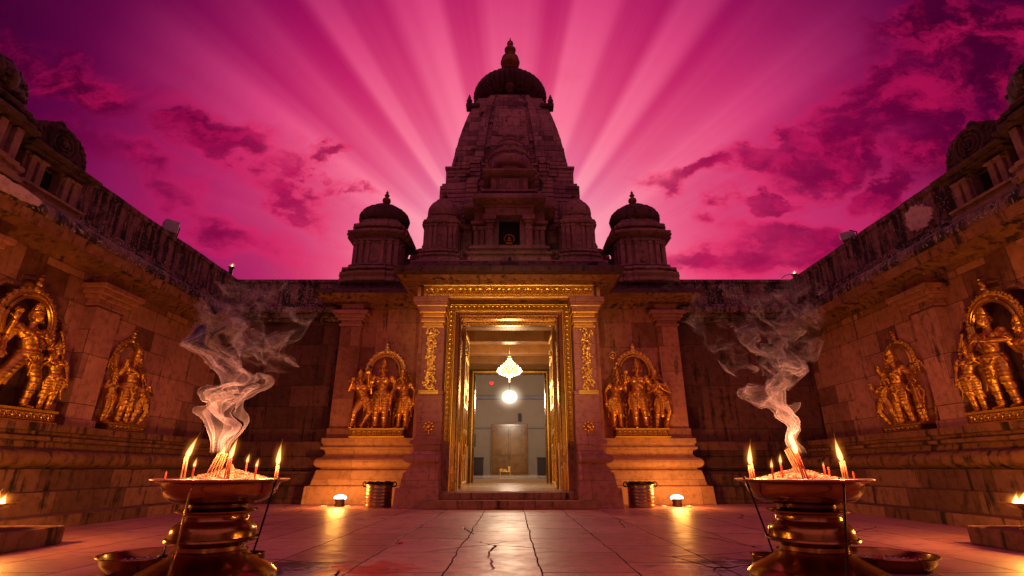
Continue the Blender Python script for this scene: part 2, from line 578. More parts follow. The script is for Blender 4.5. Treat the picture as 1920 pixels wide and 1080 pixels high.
CREAM = plain('cream_plaster', (0.36, 0.26, 0.19), 0.7, 0, 0.05, 2, 0.15)
GREYC = plain('grey_ceiling', (0.26, 0.22, 0.24), 0.7, 0, 0.05, 2, 0.3)
MARBLE = plain('marble_floor', (0.58, 0.46, 0.34), 0.18, 0, 0.03, 1.5, 0.2)
WAXR = plain('red_wax', (0.45, 0.05, 0.03), 0.5)
STICK = plain('incense_stick', (0.50, 0.22, 0.14), 0.7)
PLAST = plain('grey_lamp_housing', (0.30, 0.27, 0.36), 0.5)
PAPER = plain('white_litter', (0.6, 0.5, 0.5), 0.8)
PETAL = plain('red_petal', (0.5, 0.03, 0.03), 0.7)
BULB = emis('lit_bulb', (1.0, 0.78, 0.45), 12)
BULBC = emis('lit_crystal', (1.0, 0.70, 0.36), 6)
BULBW = emis('lit_globe', (1.0, 0.86, 0.70), 45)
REDL = emis('red_pilot_lamp', (1.0, 0.02, 0.02), 3)
EMBER = emis('glowing_ember', (1.0, 0.25, 0.05), 8)


def floor_mat():
    m, g = newmat('flagstones')
    geo = g.n('ShaderNodeNewGeometry')
    p = geo.outputs['Position']
    warp = g.v('SCALE', g.v('SUBTRACT', g.noise(p, 1.3, 5).outputs[1], (0.5, 0.5, 0.5)), 0.09)
    pw = g.v('ADD', p, warp)
    bt = g.n('ShaderNodeTexBrick', {'Vector': g.mapv(pw, rot=(0, 0, PI / 2), loc=(0.3, 0.42, 0)), 'Color1': (0, 0, 0), 'Color2': (1, 1, 1), 'Scale': 1.0,
                                    'Mortar Size': 0.008, 'Mortar Smooth': 0.4, 'Bias': 0.0, 'Brick Width': 0.95, 'Row Height': 0.70},
             offset=0.43, squash=1.5, squash_frequency=3, offset_frequency=2)
    tone, jm = bt.outputs[0], bt.outputs[1]
    n1 = g.noise(p, 0.8, 6, 0.6).outputs[0]
    n2 = g.noise(p, 6, 6, 0.65).outputs[0]
    n3 = g.noise(p, 40, 4, 0.6).outputs[0]
    # some joints are wide open and dark, others nearly closed
    jw = g.m('MULTIPLY', jm, g.ss(g.noise(p, 1.1, 3).outputs[0], 0.38, 0.52))
    jw = g.m('ADD', g.m('MULTIPLY', jm, 0.55), g.m('MULTIPLY', jw, 0.45))
    vo = g.n('ShaderNodeTexVoronoi', {'Vector': g.v('ADD', p, g.v('SCALE', warp, 3.0)), 'Scale': 0.55}, feature='DISTANCE_TO_EDGE')
    crack = g.m('MULTIPLY', g.ss(vo.outputs[0], 0.006, 0.002), g.ss(g.noise(p, 0.7, 2).outputs[0], 0.46, 0.54))
    col = g.mix(g.m('ADD', g.m('MULTIPLY', tone, 0.55), g.m('MULTIPLY', n1, 0.5), clamp=True), (0.40, 0.13, 0.17), (0.76, 0.33, 0.40))
    col = g.mix(g.m('MULTIPLY', g.ss(n2, 0.45, 0.75), 0.6), col, (0.13, 0.06, 0.07))
    col = g.mix(g.m('MULTIPLY', g.ss(n3, 0.62, 0.72), 0.5), col, (0.05, 0.02, 0.02))
    # coloured powder trodden round the two urns
    s = g.n('ShaderNodeSeparateXYZ', {0: p})

    def spot(cx, cy, r, nscale, thr, c, k, base, seedv):
        dd = g.v('LENGTH', g.v('MULTIPLY', g.v('SUBTRACT', p, (cx, cy, 0)), (1, 1, 0)))
        nn = g.noise(g.v('ADD', p, (seedv, seedv, 0)), nscale, 6, 0.68).outputs[0]
        mm = g.ss(g.m('SUBTRACT', g.m('ADD', nn, g.m('MULTIPLY', g.ss(dd, r, 0.0), 0.35)), thr), 0.0, 0.07)
        mm = g.m('MULTIPLY', mm, g.ss(dd, r, r * 0.75))
        return g.mix(g.m('MULTIPLY', mm, k), base, c)
    col = spot(-1.35, 4.1, 1.0, 3.0, 0.66, (0.07, 0.03, 0.10), 0.9, col, 3)
    col = spot(2.0, 4.2, 1.2, 3.0, 0.66, (0.07, 0.03, 0.10), 0.9, col, 4)
    col = spot(-1.3, 4.0, 0.8, 9.0, 0.70, (0.62, 0.50, 0.62), 0.85, col, 5)
    col = spot(1.9, 4.1, 1.1, 9.0, 0.70, (0.62, 0.50, 0.62), 0.85, col, 6)
    col = spot(-1.0, 4.2, 0.8, 6.0, 0.72, (0.55, 0.01, 0.05), 0.8, col, 7)
    col = g.mix(jw, col, (0.012, 0.006, 0.006))
    col = g.mix(crack, col, (0.012, 0.006, 0.006))
    h = g.m('ADD', g.m('MULTIPLY', n2, 0.45), g.m('MULTIPLY', g.noise(g.mapv(p, scale=(1, 2.2, 1)), 2.6, 4).outputs[0], 1.8))
    h = g.m('ADD', h, g.m('MULTIPLY', n3, 0.06))
    h = g.m('SUBTRACT', h, g.m('MULTIPLY', g.m('ADD', jw, crack, clamp=True), 0.6))
    h = g.m('ADD', h, g.m('MULTIPLY', tone, 0.10))
    bp = g.n('ShaderNodeBump', {'Strength': 0.55, 'Distance': 0.012, 'Height': h})
    rr = g.m('ADD', 0.14, g.m('MULTIPLY', g.m('ADD', n1, n2), 0.30))
    rr = g.m('ADD', rr, g.m('MULTIPLY', g.m('ADD', jm, crack, clamp=True), 0.6))
    spc = g.m('MULTIPLY', 0.6, g.m('SUBTRACT', 1.0, g.m('MULTIPLY', g.m('ADD', jm, crack, clamp=True), 0.95)))
    b = g.n('ShaderNodeBsdfPrincipled', {'Base Color': col, 'Roughness': rr, 'Normal': bp, 'Specular IOR Level': spc})
    g.n('ShaderNodeOutputMaterial', {0: b.outputs[0]})
    return m


FLOOR = floor_mat()


def flame_mat():
    m, g = newmat('flame')
    tc = g.n('ShaderNodeTexCoord')
    p = tc.outputs['Object']                 # local: z 0..1 flame height, flame radius about 0.12
    s = g.n('ShaderNodeSeparateXYZ', {0: p})
    z = s.outputs[2]
    x = g.m('SUBTRACT', s.outputs[0], g.m('MULTIPLY', g.m('MULTIPLY', z, z), 0.10))
    r = g.m('SQRT', g.m('ADD', g.m('MULTIPLY', x, x), g.m('MULTIPLY', s.outputs[1], s.outputs[1])))
    fr = g.ramp(z, [(0.0, 0.05), (0.06, 0.09), (0.2, 0.145), (0.35, 0.13), (0.6, 0.085), (0.85, 0.036), (1.0, 0.006)], 'B_SPLINE')
    q = g.m('DIVIDE', r, g.m('MAXIMUM', fr, 0.004))
    core = g.m('MULTIPLY', g.ss(q, 1.0, 0.45), g.ss(z, 0.0, 0.08))
    halo = g.m('MULTIPLY', g.ss(r, 0.42, 0.02), g.m('MULTIPLY', g.ss(z, -0.35, 0.3), g.ss(z, 1.22, 0.45)))  # orange bloom around the flame, painted into its emission volume
    halo = g.m('MULTIPLY', halo, halo)
    e1 = g.n('ShaderNodeEmission', {0: g.mix(g.ss(z, .55, .95), (1, 0.50, 0.15), (1, 0.28, 0.04)), 1: g.m('MULTIPLY', core, 130.0)})
    e2 = g.n('ShaderNodeEmission', {0: (1, 0.26, 0.03), 1: g.m('MULTIPLY', halo, 9.0)})
    a = g.n('ShaderNodeAddShader', {0: e1.outputs[0], 1: e2.outputs[0]})
    g.n('ShaderNodeOutputMaterial', {1: a.outputs[0]})
    m.cycles.volume_step_rate = 0.3
    return m


FLAME = flame_mat()


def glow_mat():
    m, g = newmat('globe_bloom')
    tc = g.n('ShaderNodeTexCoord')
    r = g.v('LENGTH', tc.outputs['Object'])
    a = g.m('POWER', g.m('SUBTRACT', 1.0, r, clamp=True), 3.0)  # soft bloom around the globe, painted in as emission
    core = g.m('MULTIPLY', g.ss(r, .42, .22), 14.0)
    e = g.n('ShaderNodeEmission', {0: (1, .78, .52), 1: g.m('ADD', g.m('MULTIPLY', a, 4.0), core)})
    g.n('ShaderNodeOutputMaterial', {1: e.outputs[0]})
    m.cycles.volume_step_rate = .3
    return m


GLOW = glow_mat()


def flame_mesh():
    b = MB()
    prof = [(-0.36, 0.02), (-0.3, 0.2), (-0.1, 0.36), (0.15, 0.43), (0.5, 0.43), (0.8, 0.40), (1.0, 0.32), (1.16, 0.16), (1.22, 0.02)]
    b.lathe(prof, n=16)
    return b


_fl = flame_mesh().build('flame', FLAME)
FLAME_ME = _fl.data
bpy.data.objects.remove(_fl)


def flame(parent, loc, h, rz=0.0, wide=1.0, lean=0.0):
    o = bpy.data.objects.new('flame', FLAME_ME)
    COL.objects.link(o)
    o.parent = parent
    o.location = loc
    o.scale = (h * wide, h * wide, h)
    o.rotation_euler = (0, lean, rz)
    return o


WARM = (1.0, 0.39, 0.06)
WARM2 = (1.0, 0.60, 0.30)
XL, XR = -7.15, 7.42

# ================================================================== SETTING
b = MB()
b.box(-200, 200, -200, 200, -0.3, 0.0)
tag(b.build('courtyard_floor', FLOOR), kind='structure')


def wob(p, amp=0.012, s=2.2):
    v = mnoise.noise_vector(Vector(p) * s) * amp + mnoise.noise_vector(Vector(p) * s * 4) * amp * 0.4
    return (p[0] + v.x, p[1] + v.y * 0.3, p[2] + v.z)


def extrude_y(b, prof, y0, y1, X0, sg, step=0.12, amp=0.012):
    """closed outline prof of (inward offset, z), extruded along the wall"""
    n = max(2, int(abs(y1 - y0) / step))
    rs = []
    for i in range(n + 1):
        y = y0 + (y1 - y0) * i / n
        rs.append([wob((X0 - sg * p, y, z), amp) for p, z in prof])
    b.rings(rs)


def arc(cx, cz, r, a0, a1, n=6, rz=None):
    rz = rz or r
    return [(cx + r * math.cos(R(a0 + (a1 - a0) * i / n)), cz + rz * math.sin(R(a0 + (a1 - a0) * i / n))) for i in range(n + 1)]


def side_wall(sg):
    X0 = XR if sg > 0 else XL
    YE, YS = 12.2, -4.0
    nm = 'right' if sg > 0 else 'left'
    root = empty('courtyard_wall', (X0, 0, 0), 0,
                 'weathered stone courtyard wall with %s, on the %s side of the temple' % (('pale plaster patch on its parapet', 'right') if sg > 0 else ('stone shrine and grey box on its parapet', 'left')),
                 'wall')
    X = 0

    def bl(b, name, mat, **k):
        return b.build(name, mat, root, **k)
    # stepped plinth
    b = MB()
    extrude_y(b, [(-0.3, 0), (1.5, 0), (1.5, 0.15), (1.08, 0.15), (1.08, 0.42), (0.80, 0.42), (0.80, 0.70), (-0.3, 0.70)], YS, YE, X, sg, amp=0.008)
    bl(b, 'plinth_steps', S_STEP, smooth='auto')
    b = MB()
    extrude_y(b, [(-0.3, 0.70), (0.72, 0.70), (0.78, 0.73)] + arc(0.76, 0.84, 0.11, -80, 80, 6) + [(0.70, 0.96), (0.60, 0.98), (0.58, 1.06), (0.66, 1.08), (0.66, 1.13), (0.56, 1.15), (0.56, 1.20), (0.62, 1.21), (0.62, 1.31), (-0.3, 1.31)], YS, YE, X, sg, amp=0.006)
    bl(b, 'base_moulding', S_EAVE, smooth='auto')
    # wall face with a niche opening behind the large statue
    ny, nw = (7.24 if sg > 0 else 7.08), 0.86
    niche = [(ny - nw, 1.33)]
    sc_ = []
    pts = [(-0.86, 2.45), (-0.70, 2.62), (-0.72, 2.85), (-0.50, 2.98), (-0.46, 3.16), (-0.2, 3.22), (0, 3.42)]
    left = []
    for a, c in zip(pts, pts[1:]):
        mx, mz = (a[0] + c[0]) / 2, (a[1] + c[1]) / 2
        left += [a, (mx - 0.05, mz + 0.06)]
    left.append(pts[-1])
    niche += [(ny + x, z) for x, z in left] + [(ny - x, z) for x, z in reversed(left[:-1])] + [(ny + nw, 1.33)]
    if sg > 0:
        pass
    b = MB()
    outer = [(YS, 1.31), (YE, 1.31), (YE, 3.92), (YS, 3.92)]
    b.prism(outer, X, X + sg * 0.32, holes=[niche], plane='yz')
    bl(b, 'wall_face', S_WALL)
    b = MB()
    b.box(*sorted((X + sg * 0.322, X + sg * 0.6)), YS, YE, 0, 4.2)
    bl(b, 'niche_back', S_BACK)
    # scalloped frame round niche
    b = MB()
    b.tube([(X - sg * 0.01, y, z) for y, z in niche[1:-1]], 0.028, 6)
    bl(b, 'niche_border', S_WALL, smooth='auto')
    # cornice
    b = MB()
    extrude_y(b, [(-0.3, 3.92), (0.03, 3.92), (0.06, 3.80), (0.12, 3.80), (0.13, 3.86), (0.20, 3.87), (0.26, 3.92), (0.30, 3.92), (0.40, 3.97), (0.52, 3.97),
                  (0.60, 3.93), (0.66, 3.86), (0.70, 3.84), (0.70, 3.90), (0.72, 4.0), (-0.3, 4.0)], YS, YE, X, sg, amp=0.008)
    bl(b, 'eave', S_EAVE, smooth='auto')
    b = MB()
    extrude_y(b, [(-0.3, 4.0), (0.735, 4.0), (0.75, 4.06), (0.72, 4.16), (0.62, 4.24), (0.46, 4.30), (0.46, 4.38), (0.40, 4.40), (0.36, 4.44), (0.36, 4.50), (0.26, 4.55), (-0.3, 4.55)], YS, YE, X, sg, amp=0.018)
    bl(b, 'cornice', S_CORN, smooth='auto')
    b = MB()
    extrude_y(b, [(-0.3, 4.55), (0.12, 4.55), (0.10, 5.22), (0.13, 5.24), (0.13, 5.33), (-0.3, 5.36)], YS, YE + 0.3, X, sg, amp=0.015)
    bl(b, 'parapet', S_PARA, smooth='auto')
    # pilasters
    for yc in (8.38, 5.80, 3.0, 0.2):
        def st(prof, m, name, o=None):
            bb = MB()
            for z0, z1, hw, pr in prof:
                bb.box(*sorted((X, X - sg * pr)), yc - hw, yc + hw, z0, z1)
            return bb.build(name, m, root if o is None else o, bevel=0.012)
        p = st([(1.315, 3.30, 0.27, 0.20)], S_WALL, 'pilaster')
        st([(1.315, 1.46, 0.31, 0.25)], S_WALL, 'pilaster_base', p)
        st([(3.30, 3.36, 0.31, 0.24), (3.36, 3.43, 0.29, 0.22), (3.43, 3.50, 0.36, 0.29), (3.50, 3.58, 0.42, 0.36), (3.58, 3.66, 0.48, 0.43), (3.66, 3.92, 0.30, 0.24)], S_WALL, 'pilaster_capital', p)
    # bare plaster patch
    bb = MB()
    rp = random.Random(5 + sg)
    cy_, cz_, ry_, rz_, px_ = (7.95, 4.90, .30, .24, .135) if sg > 0 else (5.55, 4.12, .55, .085, .765)
    out = []
    for i in range(90):
        a = 2 * PI * i / 90
        k = .95 + .22 * mnoise.noise((math.cos(a) * .8, math.sin(a) * .8, sg * 3.0)) + .16 * mnoise.noise((math.cos(a) * 4, math.sin(a) * 4, sg * 5.0)) + .14 * mnoise.noise((math.cos(a) * 11, math.sin(a) * 11, 2.0)) + rp.uniform(-.05, .05)
        out.append((cy_ + ry_ * k * math.cos(a) + .25 * rz_ * math.sin(a), cz_ + rz_ * k * math.sin(a)))
    bb.prism(out, X - sg * (px_ - .03), X - sg * (px_ + .012), plane='yz')
    bb.build('plaster_patch', S_PLAS, root)
    # parapet shrines
    shrine_gable(root, X, sg, 6.38)
    shrine_dome(root, X, sg, 5.12)
    shrine_gable(root, X, sg, 2.9)
    shrine_dome(root, X, sg, 1.2)
    return root


def shrine_gable(root, X, sg, yc):
    def bx(b, p0, p1, y0, y1, z0, z1):
        b.box(*sorted((X - sg * p0, X - sg * p1)), yc + y0, yc + y1, z0, z1)
    b = MB()
    bx(b, -0.3, 0.60, -0.52, 0.52, 4.24, 4.31)
    bx(b, -0.3, 0.56, -0.46, 0.46, 4.31, 4.38)
    bx(b, -0.3, 0.62, -0.52, 0.52, 4.38, 4.42)
    bx(b, -0.3, 0.30, -0.40, 0.40, 4.42, 4.90)
    bx(b, 0.30, 0.46, -0.44, -0.16, 4.42, 4.90)
    bx(b, 0.30, 0.46, 0.16, 0.44, 4.42, 4.90)
    for y in (-0.36, -0.22, 0.22, 0.36):
        bx(b, 0.46, 0.53, y - 0.045, y + 0.045, 4.42, 4.82)
        bx(b, 0.46, 0.56, y - 0.065, y + 0.065, 4.80, 4.84)
    s = b.build('parapet_shrine', S_CARV, root, bevel=0.01)
    b = MB()
    bx(b, 0.301, 0.31, -0.158, 0.158, 4.43, 4.86)  # black sheet painting the dark of an opening on solid stone
    b.build('doorway', BLACK, s)
    b = MB()      # eaves
    for (pr, hw, z0, z1) in ((0.60, 0.54, 4.90, 4.94), (0.70, 0.60, 4.94, 4.985), (0.62, 0.54, 4.985, 5.03), (0.50, 0.48, 5.03, 5.08)):
        bx(b, -0.3, pr, -hw, hw, z0, z1)
    b.build('eaves', S_DARK, s, bevel=0.012)
    # horseshoe gable, flame edged
    b = MB()
    out = []
    n = 26
    for i in range(n + 1):
        a = PI * i / n
        wv = 0.46 * (1 + 0.10 * math.sin(a) ** 2) * math.cos(a)
        hv = 0.48 * max(0, math.sin(a)) ** 0.85
        k = 1 + (0.055 if i % 2 else 0)
        out.append((yc + wv * k, 5.08 + hv * k))
    b.prism(out, X - sg * 0.18, X - sg * 0.46, plane='yz')
    bx(b, -0.25, 0.18, -0.38, 0.38, 5.08, 5.38)
    b.lathe([(0, 0.05), (0.03, 0.07), (0.06, 0.04), (0.10, 0.075), (0.13, 0.06), (0.17, 0.02)], (X - sg * 0.32, yc, 5.55), 10)
    for r_, t in ((0.24, 0.03), (0.16, 0.022), (0.09, 0.028)):
        b.torus((X - sg * 0.47, yc, 5.30), r_, t, 'x', n=18)
    b.ell((X - sg * 0.49, yc, 5.30), (0.05, 0.06, 0.06), 1)
    for i in range(1, 14):
        a = PI * i / 14
        b.ell((X - sg * 0.47, yc + 0.43 * math.cos(a), 5.10 + 0.41 * math.sin(a)), (0.035, 0.035, 0.035), 1)
    for _ in range(40):
        b.ell((X - sg * 0.465, yc + rnd.uniform(-.38, .38), 5.12 + rnd.uniform(0, .12)), (0.02, 0.03, 0.02), 1)
    b.build('gable', S_DARK, s, smooth='auto')


def shrine_dome(root, X, sg, yc):
    cx = X - sg * 0.12
    b = MB()
    RP = ratha()
    b.loft(RP, [(4.24, 0.74), (4.32, 0.74), (4.32, 0.68), (4.40, 0.68), (4.40, 0.73), (4.46, 0.73), (4.46, 0.56), (4.96, 0.56)], (cx, yc, 0))
    for y in (-0.42, -0.2, 0.2, 0.42):
        b.box(*sorted((cx - sg * 0.5, cx - sg * 0.62)), yc + y - 0.05, yc + y + 0.05, 4.46, 4.94)
    b.box(*sorted((cx - sg * 0.5, cx - sg * 0.60)), yc - 0.13, yc + 0.13, 4.5, 4.86)
    for z, r_ in ((4.49, .13), (4.6, .09)):
        pass
    s = b.build('parapet_shrine', S_CARV, root, bevel=0.01)
    b = MB()
    b.loft(RP, [(4.96, 0.70), (5.00, 0.76), (5.05, 0.74), (5.05, 0.62), (5.14, 0.60), (5.14, 0.68), (5.19, 0.70), (5.24, 0.64), (5.28, 0.5)], (cx, yc, 0))
    b.build('eaves', S_DARK, s, bevel=0.012)
    b = MB()
    prof = [(0, 0.50), (0.04, 0.60), (0.14, 0.66), (0.28, 0.66), (0.44, 0.58), (0.56, 0.44), (0.66, 0.26), (0.70, 0.10)]
    b.lathe(prof, (cx, yc, 5.26), 48, 16, 0.07)
    for i in range(46):
        a = rnd.uniform(0, 2 * PI)
        z = rnd.uniform(0.05, 0.5)
        rr = 0.64 - max(0, z - 0.28) * 0.7
        b.ell((cx + rr * math.cos(a), yc + rr * math.sin(a), 5.26 + z), (0.05, 0.05, 0.045), 1)
    b.build('dome', S_DARK, s, smooth='auto')
    b = MB()
    b.lathe([(0, 0.1), (0.05, 0.14), (0.1, 0.06), (0.16, 0.1), (0.22, 0.08), (0.3, 0.02)], (cx, yc, 5.94), 12)
    b.build('finial', S_DARK, s, smooth=True)


def ratha():
    q = [(0.42, -1), (0.42, -0.94), (0.68, -0.94), (0.68, -0.87), (0.86, -0.87), (0.87, -0.68), (0.94, -0.68), (0.94, -0.42), (1, -0.42)]
    pts = []
    quad = q                                     # lower right quadrant, from the front going right
    pts += quad
    pts += [(a, -b_) for a, b_ in reversed(quad)]
    pts += [(-a, -b_) for a, b_ in quad]
    pts += [(-a, b_) for a, b_ in reversed(quad)]
    return pts


RATHA = ratha()
wall_l = side_wall(-1)
wall_r = side_wall(1)

# back walls, left and right of the temple
root = empty('courtyard_wall', (0, 12.2, 0), 0, 'stone wall, coloured dark for corner shade, closing the courtyard behind the temple', 'wall')
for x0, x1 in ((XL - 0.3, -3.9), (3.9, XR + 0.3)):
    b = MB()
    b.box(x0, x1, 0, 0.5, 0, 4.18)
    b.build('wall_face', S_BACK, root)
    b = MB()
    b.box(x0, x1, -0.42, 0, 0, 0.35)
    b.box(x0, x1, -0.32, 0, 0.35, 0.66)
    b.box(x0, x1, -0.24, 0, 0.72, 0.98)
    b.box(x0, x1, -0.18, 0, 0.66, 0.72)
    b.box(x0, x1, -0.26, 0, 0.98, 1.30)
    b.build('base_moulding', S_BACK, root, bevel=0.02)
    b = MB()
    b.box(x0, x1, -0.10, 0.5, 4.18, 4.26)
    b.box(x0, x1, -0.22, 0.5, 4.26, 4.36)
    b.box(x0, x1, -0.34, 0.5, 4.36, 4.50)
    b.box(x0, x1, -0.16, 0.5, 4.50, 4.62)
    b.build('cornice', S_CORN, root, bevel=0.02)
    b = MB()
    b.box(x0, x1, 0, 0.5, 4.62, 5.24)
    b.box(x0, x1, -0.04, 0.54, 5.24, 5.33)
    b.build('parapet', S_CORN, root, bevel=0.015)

# ================================================================== TEMPLE
T = empty('temple', (0, 10.9, 0), 0, 'red stone temple with tall tapering tower and open gilded doorway', 'temple')
T.location = (0, 0, 0)


def tp(b, name, mat, parent=None, **k):
    return b.build(name, mat, T if parent is None else parent, **k)


# podium halves (mouldings run round front and sides)
for sx in (-1, 1):
    b = MB()
    xi = 1.30

    def lv(z, e):
        a, c = sx * (4.05 + e), sx * xi
        return (z, min(a, c), max(a, c), 11.95 - e - 0.14, 16.5)
    pr = [lv(0, .33), lv(.36, .31), lv(.38, .22), lv(.41, .22), lv(.68, .16), lv(.70, .10), lv(.73, .08)]
    for i in range(7):
        a = R(-90 + 180 * i / 6)
        pr.append(lv(.84 + .11 * math.sin(a), .10 + .12 * math.cos(a)))
    pr += [lv(.97, .08), lv(1.03, .04), lv(1.10, .06), lv(1.13, .14), lv(1.17, .14), lv(1.18, .10), lv(1.24, .10), lv(1.25, .13), lv(1.36, .13)]
    b.stack(pr)
    tp(b, 'podium', S_POD, bevel=0.012)
    # wall
    b = MB()
    b.box(*sorted((sx * 4.02, sx * 1.30)), 11.95, 12.4, 1.36, 4.55)
    b.box(*sorted((sx * 4.02, sx * 3.7)), 12.4, 16.5, 1.36, 4.55)
    tp(b, 'front_wall', S_FRONT)
    # outer pilaster
    b = MB()
    xa, xb = sx * 3.60, sx * 4.09
    b.box(*sorted((xa, xb)), 11.80, 11.95, 1.36, 3.98)
    b.box(*sorted((sx * 3.57, sx * 4.12)), 11.77, 11.95, 1.36, 1.58)
    p = tp(b, 'pilaster', S_FRONT, bevel=0.012)
    b = MB()
    for z0, z1, e in ((3.98, 4.03, .04), (4.03, 4.12, .0), (4.12, 4.18, .07), (4.18, 4.26, .12), (4.26, 4.34, .19), (4.34, 4.55, .02)):
        b.box(*sorted((xa - sx * e, xb + sx * e)), 11.80 - e, 11.949, z0, z1)
    tp(b, 'pilaster_capital', S_PIL, p, bevel=0.01)
    # cornice of the body
    b = MB()
    cx0 = sx * 1.9

    def lv2(z, e):
        a, c = sx * (4.08 + e), cx0
        return (z, min(a, c), max(a, c), 11.90 - e, 16.8)
    b.stack([lv2(4.45, .02), lv2(4.50, .10), lv2(4.53, .10), lv2(4.55, .20), lv2(4.56, .24), lv2(4.62, .42), lv2(4.60, .44), lv2(4.63, .55), lv2(4.68, .56)])
    tp(b, 'eave', S_EAVE, bevel=0.008)
    b = MB()
    b.stack([lv2(4.68, .57), lv2(4.74, .57), lv2(4.86, .40), lv2(4.93, .20), lv2(4.93, .14), lv2(5.02, .14), lv2(5.02, .08), lv2(5.14, .08)])
    tp(b, 'cornice', S_DARK, bevel=0.012)

# roof deck
b = MB()
b.box(-4.1, 4.1, 12.0, 19, 4.7, 5.10)
b.stack([(5.10, -2.39, 2.39, 11.2, 16), (5.46, -2.39, 2.39, 11.2, 16)])
b.stack([(5.46, -2.34, 2.34, 11.32, 16), (5.52, -2.34, 2.34, 11.32, 16)])
tp(b, 'roof_slab', S_CARV, bevel=0.015)

# porch walls round the door
for sx in (-1, 1):
    b = MB()
    b.box(*sorted((sx * 1.32, sx * 2.02)), 10.98, 11.95, 0.0, 4.25)
    tp(b, 'porch_wall', S_FRONT)
b = MB()
b.box(-2.02, 2.02, 10.62, 11.95, 4.25, 4.78)
tp(b, 'porch_beam', S_EAVE)

# portico pillars
for sx in (-1, 1):
    def pst(prof, yb=10.98):
        b = MB()
        b.stack([(z, *sorted((sx * a, sx * c)), y0, yb) for z, a, c, y0 in prof])
        return b
    b = pst([(0, 1.34, 2.20, 10.36), (.36, 1.34, 2.18, 10.37), (.37, 1.36, 2.10, 10.43), (.42, 1.36, 2.10, 10.43), (.64, 1.38, 2.06, 10.45), (.65, 1.38, 2.02, 10.48), (.70, 1.38, 2.0, 10.48),
             (.80, 1.38, 1.92, 10.52)] + [(.90 + .085 * math.sin(R(a)), 1.38, 1.95 + .13 * math.cos(R(a)), 10.51 - .10 * math.cos(R(a))) for a in range(-90, 91, 30)] +
            [(.99, 1.38, 1.93, 10.52), (1.05, 1.38, 1.90, 10.54), (1.16, 1.38, 1.92, 10.53), (1.18, 1.36, 1.98, 10.50), (1.25, 1.36, 1.98, 10.50), (1.26, 1.36, 1.91, 10.54), (1.34, 1.36, 1.89, 10.55)])
    base = tp(b, 'pillar_base', S_PIL, bevel=0.012)
    b = pst([(1.34, 1.36, 1.88, 10.56), (2.16, 1.37, 1.87, 10.56), (2.17, 1.36, 1.90, 10.54), (2.24, 1.36, 1.90, 10.54), (2.25, 1.40, 1.86, 10.60), (3.60, 1.40, 1.86, 10.60)])
    for z in (1.80, 2.02):
        b.box(*sorted((sx * 1.355, sx * 1.885)), 10.553, 10.6, z, z + 0.02)
    shaft = tp(b, 'pillar_shaft', S_PIL, bevel=0.008)
    # bright gilt collar under the capital
    b = MB()
    for z0, z1, e in ((3.60, 3.66, .05), (3.66, 3.72, .02), (3.72, 3.80, .075), (3.84, 3.92, .05), (3.92, 3.97, .11), (4.05, 4.10, .16)):
        b.box(*sorted((sx * (1.44 - e * .6), sx * (1.84 + e))), 10.60 - e, 10.97, z0, z1)
    tp(b, 'gilt_collar', GOLDB, shaft, bevel=0.012)
    b = MB()
    for z0, z1, e in ((3.80, 3.84, .04), (3.97, 4.05, .13), (4.10, 4.14, .20), (4.14, 4.25, .24)):
        b.box(*sorted((sx * (1.44 - e * .5), sx * (1.84 + e))), 10.60 - e, 10.972, z0, z1)
    tp(b, 'pillar_capital', S_PIL, shaft, bevel=0.012)
    # gilt vine on the shaft
    b = MB()
    cxv = sx * 1.66
    for i in range(170):
        z = 2.27 + 1.32 * (i / 170)
        ww = 0.14 - 0.05 * math.sin((z - 2.27) / 1.32 * PI) + 0.03 * math.sin(z * 24)
        x = cxv + rnd.uniform(-ww, ww)
        s_ = rnd.uniform(.016, .036)
        b.ell((x, 10.562 - rnd.uniform(0, .018), z), (s_, s_ * .9, s_ * rnd.uniform(.8, 1.5)), 1)
    for k in range(7):
        b.torus((cxv, 10.56, 2.40 + k * 0.17), 0.06, 0.014, 'y', n=12, k=5)
    b.box(cxv - .2, cxv + .2, 10.50, 10.62, 2.165, 2.245)
    for i in range(9):
        b.ell((cxv - .17 + .0425 * i, 10.495, 2.205), (.018, .015, .025), 1)
    tp(b, 'gilt_vine', GOLDB, shaft, smooth='auto')
    b = MB()      # boss
    for i in range(8):
        a = 2 * PI * i / 8
        b.ell((sx * 1.62 + .085 * math.cos(a), 10.545, 1.52 + .085 * math.sin(a)), (.038, .03, .038), 1)
    b.ell((sx * 1.62, 10.53, 1.52), (.055, .04, .055), 1)
    b.ell((sx * 1.62, 10.545, 1.39), (.02, .02, .04), 1)
    tp(b, 'gilt_boss', GOLD, shaft, smooth=True)

# canopy
b = MB()


def cn(z, e, e2=None):
    return (z, -2.05 - e, 2.05 + e, 10.45 - (e if e2 is None else e2), 11.95)


b.stack([cn(4.56, -.02), cn(4.60, .10), cn(4.60, .16), cn(4.57, .22), cn(4.60, .28), cn(4.655, .36)])
tp(b, 'canopy_soffit', S_EAVE, bevel=0.006)
b = MB()
b.stack([cn(4.655, .37, .50), cn(4.66, .40, .55), cn(4.76, .42, .57), cn(4.80, .40, .54), cn(4.94, .22, .2), cn(5.04, .12, .1), cn(5.10, .1, 0.05)])
tp(b, 'canopy', S_DARK, bevel=0.014)


